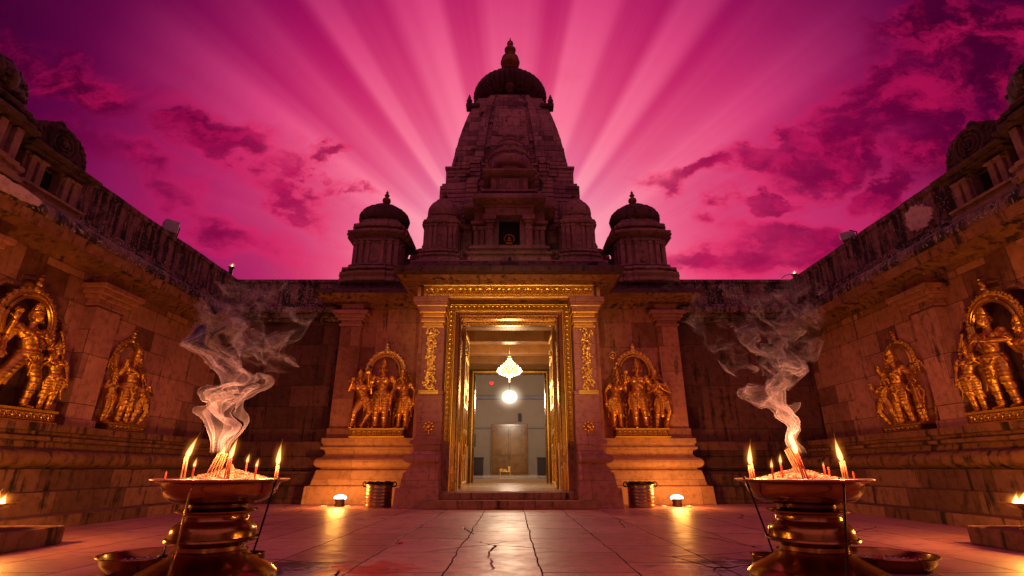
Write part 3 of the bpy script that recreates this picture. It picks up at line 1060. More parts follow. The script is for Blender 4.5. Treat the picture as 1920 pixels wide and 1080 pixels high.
def orn_strip(b, x0, x1, z0, z1, y, unit, ax='h', t=0.02):
    """relief of rings, bosses and leaves with bead rows; ax h = runs along x, v = runs along z"""
    if ax == 'h':
        L, H = x1 - x0, z1 - z0
        P3 = lambda u, v, h: (x0 + u, y - h, z0 + v)
    else:
        L, H = z1 - z0, x1 - x0
        P3 = lambda u, v, h: (x0 + v, y - h, z0 + u)
    n = max(1, round(L / unit))
    for i in range(n):
        u = (i + .5) * L / n
        r = min(L / n, H) * 0.30
        b.torus(P3(u, H / 2, 0.004), r, r * 0.26, 'y', n=12, k=5)
        b.ell(P3(u, H / 2, 0.004), (r * .48, t, r * .48), 1)
        for du, dv in ((-.36, .3), (.36, .3), (-.36, -.3), (.36, -.3), (.5, 0)):
            j = rnd.uniform(-.03, .03)
            b.ell(P3(u + du * L / n, H / 2 + (dv + j) * H, 0.002), (r * .30, t * .8, r * .36), 1)
    nb = int(L / (unit * 0.22))
    for i in range(nb):
        u = (i + .5) * L / nb
        for v in (0.06, 0.94):
            b.ell(P3(u, H * v, 0), (unit * .075, unit * .06, unit * .075), 1)


# gilt frieze under the canopy
b = MB()
b.box(-1.88, 1.88, 10.50, 10.62, 4.30, 4.54)
tp(b, 'frieze_panel', GOLD)
b = MB()
orn_strip(b, -1.86, 1.86, 4.31, 4.53, 10.50, 0.12, 'h', 0.035)
orn_strip(b, -1.80, 1.80, 4.33, 4.50, 10.49, 0.21, 'h', 0.03)
fr = tp(b, 'gilt_frieze', GOLDB, smooth='auto')
b = MB()
b.box(-1.90, 1.90, 10.47, 10.62, 4.262, 4.298)
b.box(-1.90, 1.90, 10.47, 10.62, 4.542, 4.57)
for sx in (-1, 1):
    b.box(*sorted((sx * 1.94, sx * 2.02)), 10.5, 10.62, 4.30, 4.52)
tp(b, 'gilt_rail', GOLDB, fr, bevel=0.006)

# door frame: carved gilt band, plain inner reveals
ZB = 1.22
b = MB()
b.box(-1.37, -1.22, 10.90, 11.0, ZB, 4.22)
b.box(1.22, 1.37, 10.90, 11.0, ZB, 4.22)
b.box(-1.22, 1.22, 10.90, 11.0, 4.09, 4.22)
df_ = tp(b, 'door_frame', GOLDD)
b = MB()
orn_strip(b, -1.355, -1.235, ZB + .02, 4.08, 10.90, 0.105, 'v', 0.022)
orn_strip(b, 1.235, 1.355, ZB + .02, 4.08, 10.90, 0.105, 'v', 0.022)
orn_strip(b, -1.35, 1.35, 4.10, 4.21, 10.90, 0.105, 'h', 0.022)
tp(b, 'carved_band', GOLDB, df_, smooth='auto')
b = MB()
for x0, x1, y0 in ((1.20, 1.22, 10.885), (1.37, 1.385, 10.885)):
    for sx in (-1, 1):
        b.box(*sorted((sx * x0, sx * x1)), y0, 11.0, 0.28 if x0 < 1.3 else ZB, 4.09 if x0 < 1.3 else 4.235)
b.box(-1.385, 1.385, 10.885, 11.0, 4.222, 4.238)
b.box(-1.20, 1.20, 10.886, 11.0, 4.07, 4.088)
tp(b, 'frame_bead', GOLDB, df_, bevel=0.004)
b = MB()
for sx in (-1, 1):
    b = MB()
    b.box(*sorted((sx * 1.22, sx * 1.40)), 10.88, 11.0, 0.28, ZB)
    tp(b, 'jamb_base', S_STEP, df_, bevel=0.01)
b = MB()
for sx in (-1, 1):
    b.box(*sorted((sx * 1.12, sx * 1.20)), 10.95, 11.45, 0.28, 4.068)
    b.box(*sorted((sx * 1.08, sx * 1.12)), 11.02, 11.30, 0.28, 4.00)
b.box(-1.12, 1.12, 10.95, 11.45, 3.98, 4.068)
b.box(-1.08, 1.08, 11.02, 11.30, 3.93, 3.98)
b.box(-1.12, 1.12, 11.32, 11.45, 3.86, 3.979)
tp(b, 'door_reveal', DOORW, df_, bevel=0.008)

# door leaves, folded inward
for sx in (-1, 1):
    b = MB()
    xa, xb = sx * 1.075, sx * 1.02
    b.box(*sorted((xa, xb)), 11.46, 12.42, 0.31, 3.84)
    leaf = tp(b, 'door_leaf', DOORW, bevel=0.008)
    b = MB()
    for z in (0.34, 0.9, 1.45, 2.0, 2.55, 3.1, 3.65):
        b.box(*sorted((sx * 1.02, sx * 0.995)), 11.50, 12.38, z, z + .10)
    for y in (11.47, 11.9, 12.33):
        b.box(*sorted((sx * 1.02, sx * 1.0)), y, y + .07, 0.34, 3.80)
    tp(b, 'panel_rails', GOLDB, leaf, bevel=0.01)
    for z in (1.15, 2.25, 3.3):
        b = MB()
        b.torus((sx * 0.985, 11.93, z), 0.06, 0.012, 'x', n=14)
        b.ell((sx * 0.99, 11.93, z + .06), (.02, .025, .02), 1)
        tp(b, 'ring_handle', GOLDB, leaf, smooth=True)

# steps
b = MB()
b.box(-1.66, 1.66, 10.16, 11.0, 0, 0.15)
s1 = tp(b, 'steps', S_STEP, bevel=0.018)
b = MB()
b.box(-1.40, 1.40, 10.52, 11.0, 0.15, 0.275)
tp(b, 'upper_step', S_STEP, s1, bevel=0.018)
b = MB()
b.box(-1.32, 1.32, 10.86, 18.02, 0.10, 0.285)
tp(b, 'threshold_floor', MARBLE)

# interior hall
b = MB()
for sx in (-1, 1):
    b.box(*sorted((sx * 1.68, sx * 1.9)), 11.95, 18.0, 0.2, 4.4)
    b.box(*sorted((sx * 1.36, sx * 1.9)), 12.42, 12.6, 0.28, 4.2)
b.box(-1.9, 1.9, 11.95, 18.0, 4.30, 4.5)
tp(b, 'hall_walls', HALLW)
b = MB()
b.box(-1.68, -1.32, 11.5, 18, .1, .27)
b.box(1.32, 1.68, 11.5, 18, .1, .27)
tp(b, 'hall_floor_edge', MARBLE)
b = MB()
for y in (11.9, 13.4, 14.9, 16.4):
    b.box(-1.68, 1.68, y, y + .35, 3.98, 4.30)
tp(b, 'hall_beams', HALLW, bevel=0.02)
for sx in (-1, 1):
    b = MB()
    b.box(*sorted((sx * 1.55, sx * 1.68)), 12.6, 18, 0.28, 1.4)
    for y in (13.6, 15.1, 16.6):
        b.box(*sorted((sx * 1.5, sx * 1.68)), y, y + .25, 0.28, 4.0)
    tp(b, 'hall_wainscot', WOOD, bevel=0.01)
# second doorway
b = MB()
for sx in (-1, 1):
    b.box(*sorted((sx * 1.42, sx * 1.68)), 17.7, 18.0, 0.28, 4.3)
b.box(-1.42, 1.42, 17.7, 18.0, 4.02, 4.3)
tp(b, 'inner_doorway_wall', HALLW)
b = MB()
for sx in (-1, 1):
    b.box(*sorted((sx * 1.27, sx * 1.42)), 17.66, 18.05, 0.28, 4.02)
    b.box(*sorted((sx * 1.22, sx * 1.27)), 17.72, 18.05, 0.28, 3.98)
b.box(-1.27, 1.27, 17.66, 18.05, 3.88, 4.02)
tp(b, 'inner_door_frame', DOORW, bevel=0.02)
b = MB()
for sx in (-1, 1):
    b.box(*sorted((sx * 1.27, sx * 1.31)), 17.63, 17.659, 0.28, 3.90)
b.box(-1.31, 1.31, 17.63, 17.659, 3.90, 3.95)
tp(b, 'inner_frame_highlight', GOLDB)  # bright gilt strips painting a golden highlight along the inner jambs
b = MB()
b.box(-1.27, 1.27, 18.02, 18.2, 0.1, 0.40)
b.box(-6, 6, 18.2, 30.2, 0.1, 0.395)
tp(b, 'inner_room_floor', MARBLE)
b = MB()
b.box(-6, -4.2, 18.0, 30.2, 0.4, 6.6)
b.box(4.2, 6, 18.0, 30.2, 0.4, 6.6)
b.box(-4.2, 4.2, 30.0, 30.2, 0.4, 6.6)
b.box(-4.2, -1.45, 18.05, 18.3, 0.4, 6.6)
b.box(1.45, 4.2, 18.05, 18.3, 0.4, 6.6)
b.box(-1.45, 1.45, 18.05, 18.3, 4.05, 6.6)
tp(b, 'inner_room_walls', CREAM)
b = MB()
b.box(-4.2, 4.2, 18.0, 30.2, 6.6, 6.8)
for y in (20, 22, 24, 26, 28):
    b.box(-4.2, 4.2, y, y + .3, 6.2, 6.6)
b.box(-4.2, 4.2, 29.7, 30.0, 4.55, 4.75)
b.box(-4.2, 4.2, 29.9, 30.0, 2.9, 2.98)
tp(b, 'inner_room_ceiling', GREYC, bevel=0.02)
b = MB()
b.box(-1.12, 0.96, 29.85, 30.0, 0.4, 3.15)
wd = tp(b, 'back_door', WOOD, bevel=0.01)
b = MB()
for x0, x1 in ((-1.02, -0.12), (-0.04, 0.86)):
    for z0, z1 in ((0.5, 1.3), (1.45, 3.0)):
        b.box(x0, x1, 29.80, 29.85, z0, z1)
b.box(-.10, -.06, 29.77, 29.85, 1.2, 1.5)
tp(b, 'door_panel', WOOD, wd, bevel=0.03)

# ------------------------------------------------------------------ roof structures
KAL = [(0, .5), (.06, .62), (.10, .40), (.16, .40), (.24, .85), (.36, 1.0), (.48, .86), (.56, .42), (.62, .34), (.66, .55), (.72, .60), (.78, .40), (.84, .22), (.88, .34), (.92, .30), (.97, .10), (1.06, .02)]


def kalash(b, c, r, h, n=16):
    b.lathe([(z * h, max(.002, q * r)) for z, q in KAL], c, n)


def niche_relief(b, x, y, z, s):
    """seated figure under a small arch, carved relief facing -y"""
    b.ell((x, y, z + .12 * s), (.12 * s, .05 * s, .10 * s), 1)
    b.ell((x, y, z + .24 * s), (.06 * s, .05 * s, .09 * s), 1)
    b.ell((x, y, z + .36 * s), (.04 * s, .04 * s, .05 * s), 1)
    b.torus((x, y, z + .24 * s), .18 * s, .02 * s, 'y', n=12, a0=0, a1=PI)


def turret(cx, cy, z0, W, prof, zb0, zb1, dome, fin, sx):
    """W body half width; prof lower+eave mouldings; dome (z, r, h, ribs)"""
    b = MB()
    b.loft(RATHA, prof, (cx, cy, z0))
    # corner pilasters and central niche on the three visible faces
    hb = zb1 - zb0
    for (ax, sgn) in (('f', -1), ('l', -1), ('r', 1)):
        for t in (-.86, -.60, -.30, .30, .60, .86):
            wv = .055 if abs(t) > .4 else .045
            dd = {.30: 1.03, .60: .97, .86: .90}[abs(t)]
            if ax == 'f':
                b.box(cx + t * W - wv, cx + t * W + wv, cy - dd * W - .035, cy - dd * W + .05, z0 + zb0, z0 + zb1)
                b.box(cx + t * W - wv * 1.4, cx + t * W + wv * 1.4, cy - dd * W - .055, cy - dd * W + .05, z0 + zb1 - .09, z0 + zb1 - .04)
            else:
                b.box(*sorted((cx + sgn * (dd * W + .035), cx + sgn * (dd * W - .05))), cy + t * W - wv, cy + t * W + wv, z0 + zb0, z0 + zb1)
    niche_relief(b, cx, cy - W * 1.01, z0 + zb0 + .02, hb * 1.3)
    body = tp(b, 'roof_turret', S_CARV, bevel=0.01)
    zd, rd, hd, ribs = dome
    b = MB()
    pd = [(0, .80), (.04, .86), (.10, .84), (.12, .93), (.20, 1.0), (.34, 1.03), (.50, .98), (.66, .84), (.76, .66), (.80, .50), (.80, .56), (.86, .54), (.88, .36), (.95, .26), (1.0, .12)]
    b.lathe([(z * hd, q * rd) for z, q in pd], (cx, cy, z0 + zd), 64, ribs, 0.05)
    tp(b, 'dome', S_DARK if rd > .6 else S_CARV, body, smooth='auto')
    b = MB()
    kalash(b, (cx, cy, z0 + zd + hd * .98), fin[0], fin[1])
    tp(b, 'gilt_finial', GOLDF, body, smooth=True)
    return body


for sx in (-1, 1):
    pf = [(0, .92), (.10, .92), (.10, .86), (.14, .86), (.20, .92), (.26, .92), (.26, .80), (.34, .80), (.34, .88), (.40, .88), (.40, .74), (.46, .72), (.50, .76), (.54, .70), (.54, .62),
          (1.20, .62), (1.20, .68), (1.26, .68), (1.26, .62), (1.34, .62), (1.34, .70), (1.38, .84), (1.42, .86), (1.46, .84), (1.50, .68), (1.60, .64), (1.60, .72), (1.66, .74), (1.70, .72), (1.78, .58), (1.84, .56), (1.9, .54)]
    turret(sx * 3.48, 12.55, 5.12, 0.62, pf, .54, 1.20, (1.86, .68, 0.70, 20), (.12, .50), sx)
    pf2 = [(0, .62), (.3, .62), (.3, .58), (.36, .58), (.36, .63), (.42, .63), (.42, .52), (.50, .50), (.50, .56), (.56, .56), (.60, .46), (1.34, .44), (1.34, .52), (1.40, .54), (1.44, .52), (1.50, .44), (1.58, .44), (1.6, .40)]
    turret(sx * 1.80, 12.3, 5.46, 0.44, pf2, .60, 1.34, (1.58, .43, 0.72, 24), (.08, .28), sx)
    pf3 = [(0, .5), (.6, .5), (.6, .44), (1.0, .42), (1.0, .5), (1.06, .5), (1.1, .4)]
    turret(sx * 2.70, 14.4, 5.6, 0.42, pf3, .6, 1.0, (1.1, .40, .5, 16), (.07, .22), sx)

for sx in (-1, 1):
    b = MB()
    for (x0, x1, y0, z0, z1) in ((2.1, 3.2, 13.3, 5.1, 5.9), (2.1, 3.1, 13.4, 5.9, 6.0), (2.1, 2.98, 13.5, 6.0, 6.35), (2.1, 3.04, 13.42, 6.35, 6.45), (2.1, 2.8, 13.6, 6.45, 6.7), (2.1, 2.86, 13.52, 6.7, 6.8), (2.1, 2.6, 13.7, 6.8, 7.05)):
        b.box(*sorted((sx * x0, sx * x1)), y0, 16.5, z0, z1)
    tp(b, 'stepped_masonry', S_CARV, bevel=0.012)

# central roof shrine
b = MB()
b.stack([(5.50, -1.02, 1.02, 11.34, 13), (5.62, -1.02, 1.02, 11.34, 13), (5.62, -.98, .98, 11.38, 13), (5.66, -.98, .98, 11.38, 13), (5.68, -1.05, 1.05, 11.30, 13), (5.74, -1.05, 1.05, 11.30, 13),
         (5.74, -.94, .94, 11.42, 13), (5.82, -.94, .94, 11.42, 13), (5.84, -1.0, 1.0, 11.34, 13), (5.90, -1.0, 1.0, 11.34, 13), (5.92, -.94, .94, 11.4, 13), (5.96, -.94, .94, 11.4, 13)])
for i in range(12):
    b.box(-.86 + i * .15, -.80 + i * .15, 11.395, 11.43, 5.745, 5.815)
for sx in (-1, 1):
    b.box(*sorted((sx * .27, sx * .62)), 11.62, 13, 5.96, 7.0)
    b.box(*sorted((sx * .62, sx * .93)), 11.85, 13, 5.96, 6.72)
    for x in (.70, .86):
        b.box(*sorted((sx * (x - .05), sx * (x + .05))), 11.78, 11.86, 5.96, 6.55)
        b.box(*sorted((sx * (x - .07), sx * (x + .09))), 11.75, 11.86, 6.55, 6.66)
    b.box(*sorted((sx * .60, sx * 1.0)), 11.72, 13, 6.72, 6.80)
    b.box(*sorted((sx * .60, sx * .92)), 11.8, 13, 6.80, 7.12)
    # porch columns
    b.box(*sorted((sx * .41, sx * .57)), 11.44, 11.56, 5.96, 6.42)
    b.box(*sorted((sx * .39, sx * .59)), 11.42, 11.58, 6.42, 6.48)
    b.box(*sorted((sx * .42, sx * .56)), 11.45, 11.56, 6.48, 6.60)
    b.box(*sorted((sx * .38, sx * .60)), 11.40, 11.60, 6.60, 6.66)
    b.box(*sorted((sx * .33, sx * .66)), 11.36, 11.62, 6.66, 6.80)
b.box(-.62, .62, 11.42, 13, 6.801, 7.02)
b.box(-.66, .66, 11.38, 13, 7.02, 7.08)
cs = tp(b, 'central_roof_shrine', S_CARV, bevel=0.008)
b = MB()
b.box(-.269, .269, 11.8, 11.9, 5.97, 6.80)  # black panel painting the dark inside of the window
tp(b, 'window', BLACK, cs)
b = MB()
b.stack([(7.08, -.80, .80, 11.30, 13.2), (7.13, -.92, .92, 11.12, 13.2), (7.20, -.93, .93, 11.10, 13.2), (7.34, -.82, .82, 11.26, 13.2), (7.40, -.74, .74, 11.36, 13.2)])
for sx in (-1, 1):
    b.stack([(7.12, *sorted((sx * .6, sx * 1.20)), 11.62, 13.2), (7.18, *sorted((sx * .6, sx * 1.24)), 11.58, 13.2), (7.30, *sorted((sx * .6, sx * 1.12)), 11.7, 13.2)])
b.stack([(7.40, -.66, .66, 11.5, 13.2), (7.5, -.66, .66, 11.5, 13.2), (7.5, -.74, .74, 11.42, 13.2), (7.56, -.74, .74, 11.42, 13.2), (7.60, -.58, .58, 11.55, 13.2)])
tp(b, 'shrine_eaves', S_CARV, cs, bevel=0.01)
b = MB()
b.box(-.50, .50, 11.7, 13.2, 7.60, 8.10)
for x in (-.42, -.2, .2, .42):
    b.box(x - .06, x + .06, 11.64, 11.7, 7.60, 8.02)
b.box(-.16, .16, 11.60, 11.7, 7.62, 8.0)
b.box(-.08, .08, 11.57, 11.6, 7.66, 7.94)
b.stack([(8.10, -.60, .60, 11.58, 13.2), (8.16, -.70, .70, 11.46, 13.2), (8.21, -.70, .70, 11.46, 13.2), (8.30, -.56, .56, 11.6, 13.2), (8.34, -.48, .48, 11.7, 13)])
for sx in (-1, 1):
    kalash(b, (sx * .60, 11.6, 8.22), .06, .24, 8)
tp(b, 'upper_tier', S_CARV, cs, bevel=0.008)
b = MB()
b.lathe([(0, .34), (.10, .34), (.10, .40), (.16, .42), (.20, .36), (.26, .36), (.30, .44), (.36, .50), (.46, .52), (.56, .47), (.66, .36), (.72, .24), (.76, .12)], (0, 12.25, 8.34), 64, 24, .04)
tp(b, 'shrine_dome', S_CARV, cs, smooth='auto')
b = MB()
kalash(b, (0, 12.25, 9.08), .10, .40)
tp(b, 'gilt_finial', GOLDF, cs, smooth=True)

# main tower
TC = (0, 14.8)
zs = []


def hw(z):
    t = (z - 9.3) / 3.35
    return 1.84 - 0.44 * t - 0.36 * t ** 2.6


prof = [(5.1, 2.434), (6.0, 2.434), (6.0, 2.361), (6.1, 2.361), (6.14, 2.471), (6.24, 2.471), (6.28, 2.324), (6.9, 2.324), (6.9, 2.397), (7.0, 2.397), (7.04, 2.269)]
z = 7.04
while z < 7.75:
    prof += [(z, 2.251), (z + .11, 2.251), (z + .11, 2.214), (z + .14, 2.214)]
    z += .14
prof += [(z, 2.159), (z + .08, 2.159)]
z += .08
while z < 8.55:
    prof += [(z, 2.104), (z + .11, 2.104), (z + .11, 2.068), (z + .14, 2.068)]
    z += .14
prof += [(z, 2.050), (z + .08, 2.050)]
z += .08
while z < 9.24:
    prof += [(z, 1.958), (z + .11, 1.958), (z + .11, 1.922), (z + .14, 1.922)]
    z += .14
prof += [(z, 1.995), (z + .07, 1.995)]
z += .07
while z < 12.55:
    j = rnd.uniform(-.008, .008)
    prof += [(z, hw(z) + j), (z + .115, hw(z + .1) + j), (z + .115, hw(z) - .03), (z + .145, hw(z) - .03)]
    z += .145
prof += [(z, 1.02), (z + .10, .98), (z + .10, .88), (z + .22, .82), (z + .35, .74)]
ztop = z + .35
plan = []
q = [(0.34, -1), (0.345, -0.93), (0.44, -0.93), (0.445, -0.995), (0.60, -0.995), (0.61, -0.84), (0.87, -0.84), (0.88, -0.62), (0.95, -0.62), (0.95, -0.40), (1, -0.40)]
q[5] = (0.61, -0.86); q[6] = (0.985, -0.84); q[7] = (0.985, -0.62); q[8] = (0.995, -0.62); q[9] = (0.995, -0.40)
plan += q
plan += [(a, -b_) for a, b_ in reversed(q)]
plan += [(-a, -b_) for a, b_ in q]
plan += [(-a, b_) for a, b_ in reversed(q)]
b = MB()
b.loft(plan, prof, (*TC, 0))
# chips and small projecting blocks break up the regular courses
for i in range(46):
    zz = rnd.uniform(7.2, 12.3)
    h_ = hw(zz) if zz > 9.3 else (2.10 if zz < 8.5 else 1.96)
    x = rnd.uniform(-.92, .92)
    yy = 1.0 if abs(x) < .3 else (.965 if abs(x) < .5 else (.90 if abs(x) < .66 else .84))
    b.box(x * h_ - rnd.uniform(.04, .12), x * h_ + rnd.uniform(.04, .12), TC[1] - yy * h_ - rnd.uniform(.01, .03), TC[1] - yy * h_ + .1, zz, zz + .1)
tw = tp(b, 'tower', S_TOW)
b = MB()      # relief bulb on the tower's face
b.lathe([(0, .62), (.1, .66), (.3, .62), (.34, .68), (.40, .66), (.60, .52), (.64, .56), (.70, .52), (.90, .34), (.94, .38), (1.0, .34), (1.14, .16), (1.2, .2), (1.28, .16), (1.38, .06)], (0, 12.80, 8.95), 40, 12, .08)
tp(b, 'tower_relief', S_CARV, tw, smooth='auto')
b = MB()
b.lathe([(0, .55), (.3, .55), (.3, .8)], (TC[0], TC[1], ztop - .05), 32)
pa = [(.02, .70), (.03, .95), (.07, 1.12), (.14, 1.23), (.24, 1.30), (.36, 1.325), (.48, 1.31), (.62, 1.25), (.76, 1.15), (.88, 1.02), (.99, .86), (1.08, .70), (1.15, .55), (1.18, .45)]
b.lathe(pa, (TC[0], TC[1], ztop + .02), 176, 44, .075)
b.lathe([(0, .62), (.10, .66), (.14, .5), (.22, .42), (.3, .30)], (TC[0], TC[1], ztop + 1.18), 40)
am = tp(b, 'amalaka', S_DARK, tw, smooth='auto')
b = MB()
kalash(b, (TC[0], TC[1], ztop + 1.42), .36, 16.1 - ztop - 1.42, 28)
tp(b, 'gilt_finial', GOLDF, tw, smooth=True)
for x, y, zz, r_, h_ in ((-1.36, 13.75, 12.18, .10, .42), (1.36, 13.75, 12.18, .10, .42), (0, 13.62, ztop - .32, .17, .62)):
    b = MB()
    kalash(b, (x, y, zz), r_, h_, 12)
    if x:
        b.box(x - (.1 if x < 0 else .35), x + (.1 if x > 0 else .35), y - .1, y + .2, zz - .12, zz)
    tp(b, 'shoulder_finial', S_DARK, tw, smooth='auto')


# ================================================================== GILT STATUES
def hand(b, w_, dirv, side, s=1.0, closed=False):
    """palm and five fingers from the wrist w_, pointing along dirv"""
    dv = Vector(dirv).normalized()
    sd_ = dv.cross(Vector((0, 1, 0)))
    if sd_.length < .2: sd_ = dv.cross(Vector((1, 0, 0)))
    sd_.normalize()
    w_ = Vector(w_)
    palm = w_ + dv * .035 * s
    b.cap(w_, palm + dv * .012 * s, .018 * s, .024 * s, 8)
    for k in range(4):
        o = sd_ * (k - 1.5) * .014 * s
        L = (.040, .046, .043, .034)[k] * s
        p0 = palm + dv * .02 * s + o
        cv = Vector((0, -1, 0)) * (.016 * s if closed else .006 * s)
        p1 = p0 + dv * L * .55 + cv * .5
        p2 = p1 + dv * L * .45 + cv
        b.cap(p0, p1, .0085 * s, .0078 * s, 6)
        b.cap(p1, p2, .0078 * s, .006 * s, 6)
    t0 = palm - dv * .012 * s + sd_ * side * .022 * s
    b.cap(t0, t0 + (dv * .6 + sd_ * side).normalized() * .035 * s, .0095 * s, .0075 * s, 6)


def figure(name, pose, H, mat, parent, voxel=0.0085):
    """standing ornamented figure, unit height H, facing -y"""
    b = MB()
    hips = pose.get('hip', 0.0)
    sway = pose.get('sway', 0.0)
    fl, frr = pose['feet']                       # (x,y) of left/right foot
    pel = Vector((hips, 0, .52))
    chest = Vector((hips * .3 + sway, -.005, .735))
    neck = Vector((sway * 1.2, -.005, .84))
    head = Vector((sway * 1.4 + pose.get('tilt', 0), -.02, .925))
    b.ell(pel, (.100, .075, .075))
    b.cap(pel + Vector((0, 0, .02)), chest - Vector((0, 0, .05)), .076, .078, 14)
    b.ell(chest, (.120, .078, .088))
    b.ell(chest + Vector((.052, -.045, .01)), (.052, .04, .045))
    b.ell(chest + Vector((-.052, -.045, .01)), (.052, .04, .045))
    if pose.get('fem'):
        b.ell(chest + Vector((.05, -.062, .0)), (.042, .042, .042))
        b.ell(chest + Vector((-.05, -.062, .0)), (.042, .042, .042))
    b.ell((pel + chest) * .5 + Vector((0, -.035, -.01)), (.068, .048, .062))
    b.cap(chest + Vector((0, 0, .06)), neck + Vector((0, 0, .02)), .045, .036, 10)
    # head and face
    b.ell(head, (.052, .058, .068))
    b.ell(head + Vector((0, -.012, -.04)), (.036, .04, .032))
    b.cap(head + Vector((0, -.056, .012)), head + Vector((0, -.068, -.012)), .007, .011, 6)
    for sx in (-1, 1):
        b.ell(head + Vector((sx * .020, -.052, .010)), (.011, .007, .006), 1)
        b.ell(head + Vector((sx * .020, -.053, .024)), (.015, .006, .004), 1)
        b.ell(head + Vector((sx * .052, -.005, -.002)), (.010, .015, .024), 1)
        b.torus(head + Vector((sx * .06, -.01, -.045)), .016, .007, 'x', n=10, k=5)
        b.ell(head + Vector((sx * .030, -.036, -.018)), (.016, .014, .016), 1)
    b.ell(head + Vector((0, -.056, -.030)), (.016, .007, .005), 1)
    b.ell(head + Vector((0, -.050, -.048)), (.012, .010, .010), 1)
    b.ell(head + Vector((0, .03, .01)), (.062, .04, .07))
    # crown base
    b.torus(head + Vector((0, .005, .042)), .050, .011, 'z', n=18)
    for i in range(9):
        a = PI + PI * i / 8
        b.ell(head + Vector((.052 * math.cos(a), .005 + .056 * math.sin(a), .056)), (.010, .009, .017), 1)
    # legs
    for k, (sx, ft) in enumerate(((-1, fl), (1, frr))):
        hp = pel + Vector((sx * .052, 0, -.02))
        ank = Vector((ft[0], ft[1], .045))
        kn = hp.lerp(ank, .5) + Vector((pose.get('knee', (0, 0))[k], -.022 - abs(pose.get('knee', (0, 0))[k]) * .3, .02))
        b.cap(hp, kn, .074, .052, 14)
        b.cap(kn, ank, .050, .030, 12)
        b.ell(kn.lerp(ank, .3) + Vector((0, .014, 0)), (.044, .044, .07))
        b.cap(ank + Vector((0, .012, -.018)), ank + Vector((sx * .012, -.075, -.028)), .026, .018, 8)
        for t in range(5):
            b.ell(ank + Vector((sx * .012 + (t - 2) * .0085, -.095, -.032)), (.006, .012, .007), 1)
        b.torus(ank + Vector((0, 0, .012)), .034, .008, 'z', n=14)
        # cloth folds along both leg bones
        for (p0, p1, r0, r1, n) in ((hp, kn, .074, .055, 5), (kn, ank, .052, .040, 3)):
            for i in range(n):
                t = (i + .5) / n
                c = p0.lerp(p1, t)
                b.torus(c, (r0 + (r1 - r0) * t) * 1.0, .0045, 'z', n=16, k=5)
        b.cap(hp + Vector((-sx * .02, -.06, 0)), kn + Vector((-sx * .02, -.05, -.05)), .010, .006, 6)
    # belt, sash and loin cloth
    b.torus(pel + Vector((0, 0, .035)), .098, .014, 'z', n=24)
    b.torus(pel + Vector((0, 0, .008)), .104, .009, 'z', n=24)
    b.ell(pel + Vector((0, -.088, .03)), (.026, .018, .024), 1)
    for i in range(13):
        a = PI + PI * i / 12
        b.ell(pel + Vector((.100 * math.cos(a), .088 * math.sin(a), -.016 - .022 * abs(math.sin(a * 2)))), (.010, .010, .014), 1)
    b.cap(pel + Vector((0, -.085, 0)), pel + Vector((0, -.07, -.20)), .022, .011, 8)
    for sx in (-1, 1):
        b.tube([pel + Vector((sx * .09, -.05, .02)), pel + Vector((sx * .13, -.04, -.08)), pel + Vector((sx * .115, -.03, -.2)), pel + Vector((sx * .14, -.03, -.32))], .014, 6, .010)
        b.tube([pel + Vector((sx * .06, -.075, .0)), pel + Vector((sx * .03, -.095, -.06)), pel + Vector((0, -.095, -.085))], .008, 6)
    # necklaces
    for r_, dz in ((.060, .065), (.082, .040)):
        for i in range(11):
            a = PI + PI * i / 10
            b.ell(chest + Vector((r_ * math.cos(a), -.055 - .022 * abs(math.sin(a)), dz + .05 * math.sin(a) * (1.1 if r_ > .07 else .6))), (.0085, .0085, .0085), 1)
    b.tube([chest + Vector((-.08, -.05, .07)), chest + Vector((0, -.088, -.04)), chest + Vector((.07, -.06, -.12))], .006, 5)
    b.cap(chest + Vector((-.095, -.012, -.055)), chest + Vector((.095, -.012, -.055)), .008, .008, 6)
    # arms
    for arm in pose['arms']:
        side, el, wr, hd, item = arm
        sh = chest + Vector((side * .122, 0, .052))
        el, wr = Vector(el), Vector(wr)
        b.ell(sh, (.045, .045, .045))
        b.cap(sh, el, .038, .031, 12)
        b.cap(el, wr, .031, .021, 12)
        mid = sh.lerp(el, .45)
        dv = (el - sh).normalized()
        b.ell(mid, (.046, .046, .016) if abs(dv.z) > .6 else (.016, .046, .046))
        b.ell(wr.lerp(el, .12), (.028, .028, .014))
        hand(b, wr, hd, -side, 1.15, closed=bool(item))
        tipp = wr + Vector(hd).normalized() * .06
        if item == 'club':
            b.cap(tipp, tipp + Vector((side * .02, 0, -.30)), .014, .02, 8)
            b.ell(tipp + Vector((side * .02, 0, -.34)), (.04, .04, .055))
            b.ell(tipp + Vector((0, 0, .03)), (.02, .02, .03), 1)
        elif item == 'staff':
            b.cap((tipp.x, tipp.y, .03), (tipp.x, tipp.y, tipp.z + .20), .010, .010, 6)
            b.ell((tipp.x, tipp.y, tipp.z + .22), (.04, .03, .05))
        elif item == 'lotus':
            for k in range(6):
                a = PI * 2 * k / 6
                b.ell(tipp + Vector((.026 * math.cos(a), 0.0, .04 + .022 * math.sin(a))), (.018, .016, .018), 1)
            b.ell(tipp + Vector((0, -.01, .04)), (.018, .02, .018), 1)
        elif item == 'pot':
            b.ell(tipp + Vector((0, -.01, -.02)), (.034, .034, .032))
            b.torus(tipp + Vector((0, -.01, .012)), .018, .008, 'z', n=10)
    for v_ in b.bm.verts:
        v_.co *= H
    o = b.build(name, mat, parent, smooth=True)
    md = o.modifiers.new('r', 'REMESH')
    md.mode = 'VOXEL'
    md.voxel_size = voxel * H
    md.use_smooth_shade = True
    s_ = o.modifiers.new('s', 'SMOOTH')
    s_.factor = 0.5
    s_.iterations = 1
    bake(o)
    # crown: a tall tiered cap
    b = MB()
    hx = head * H
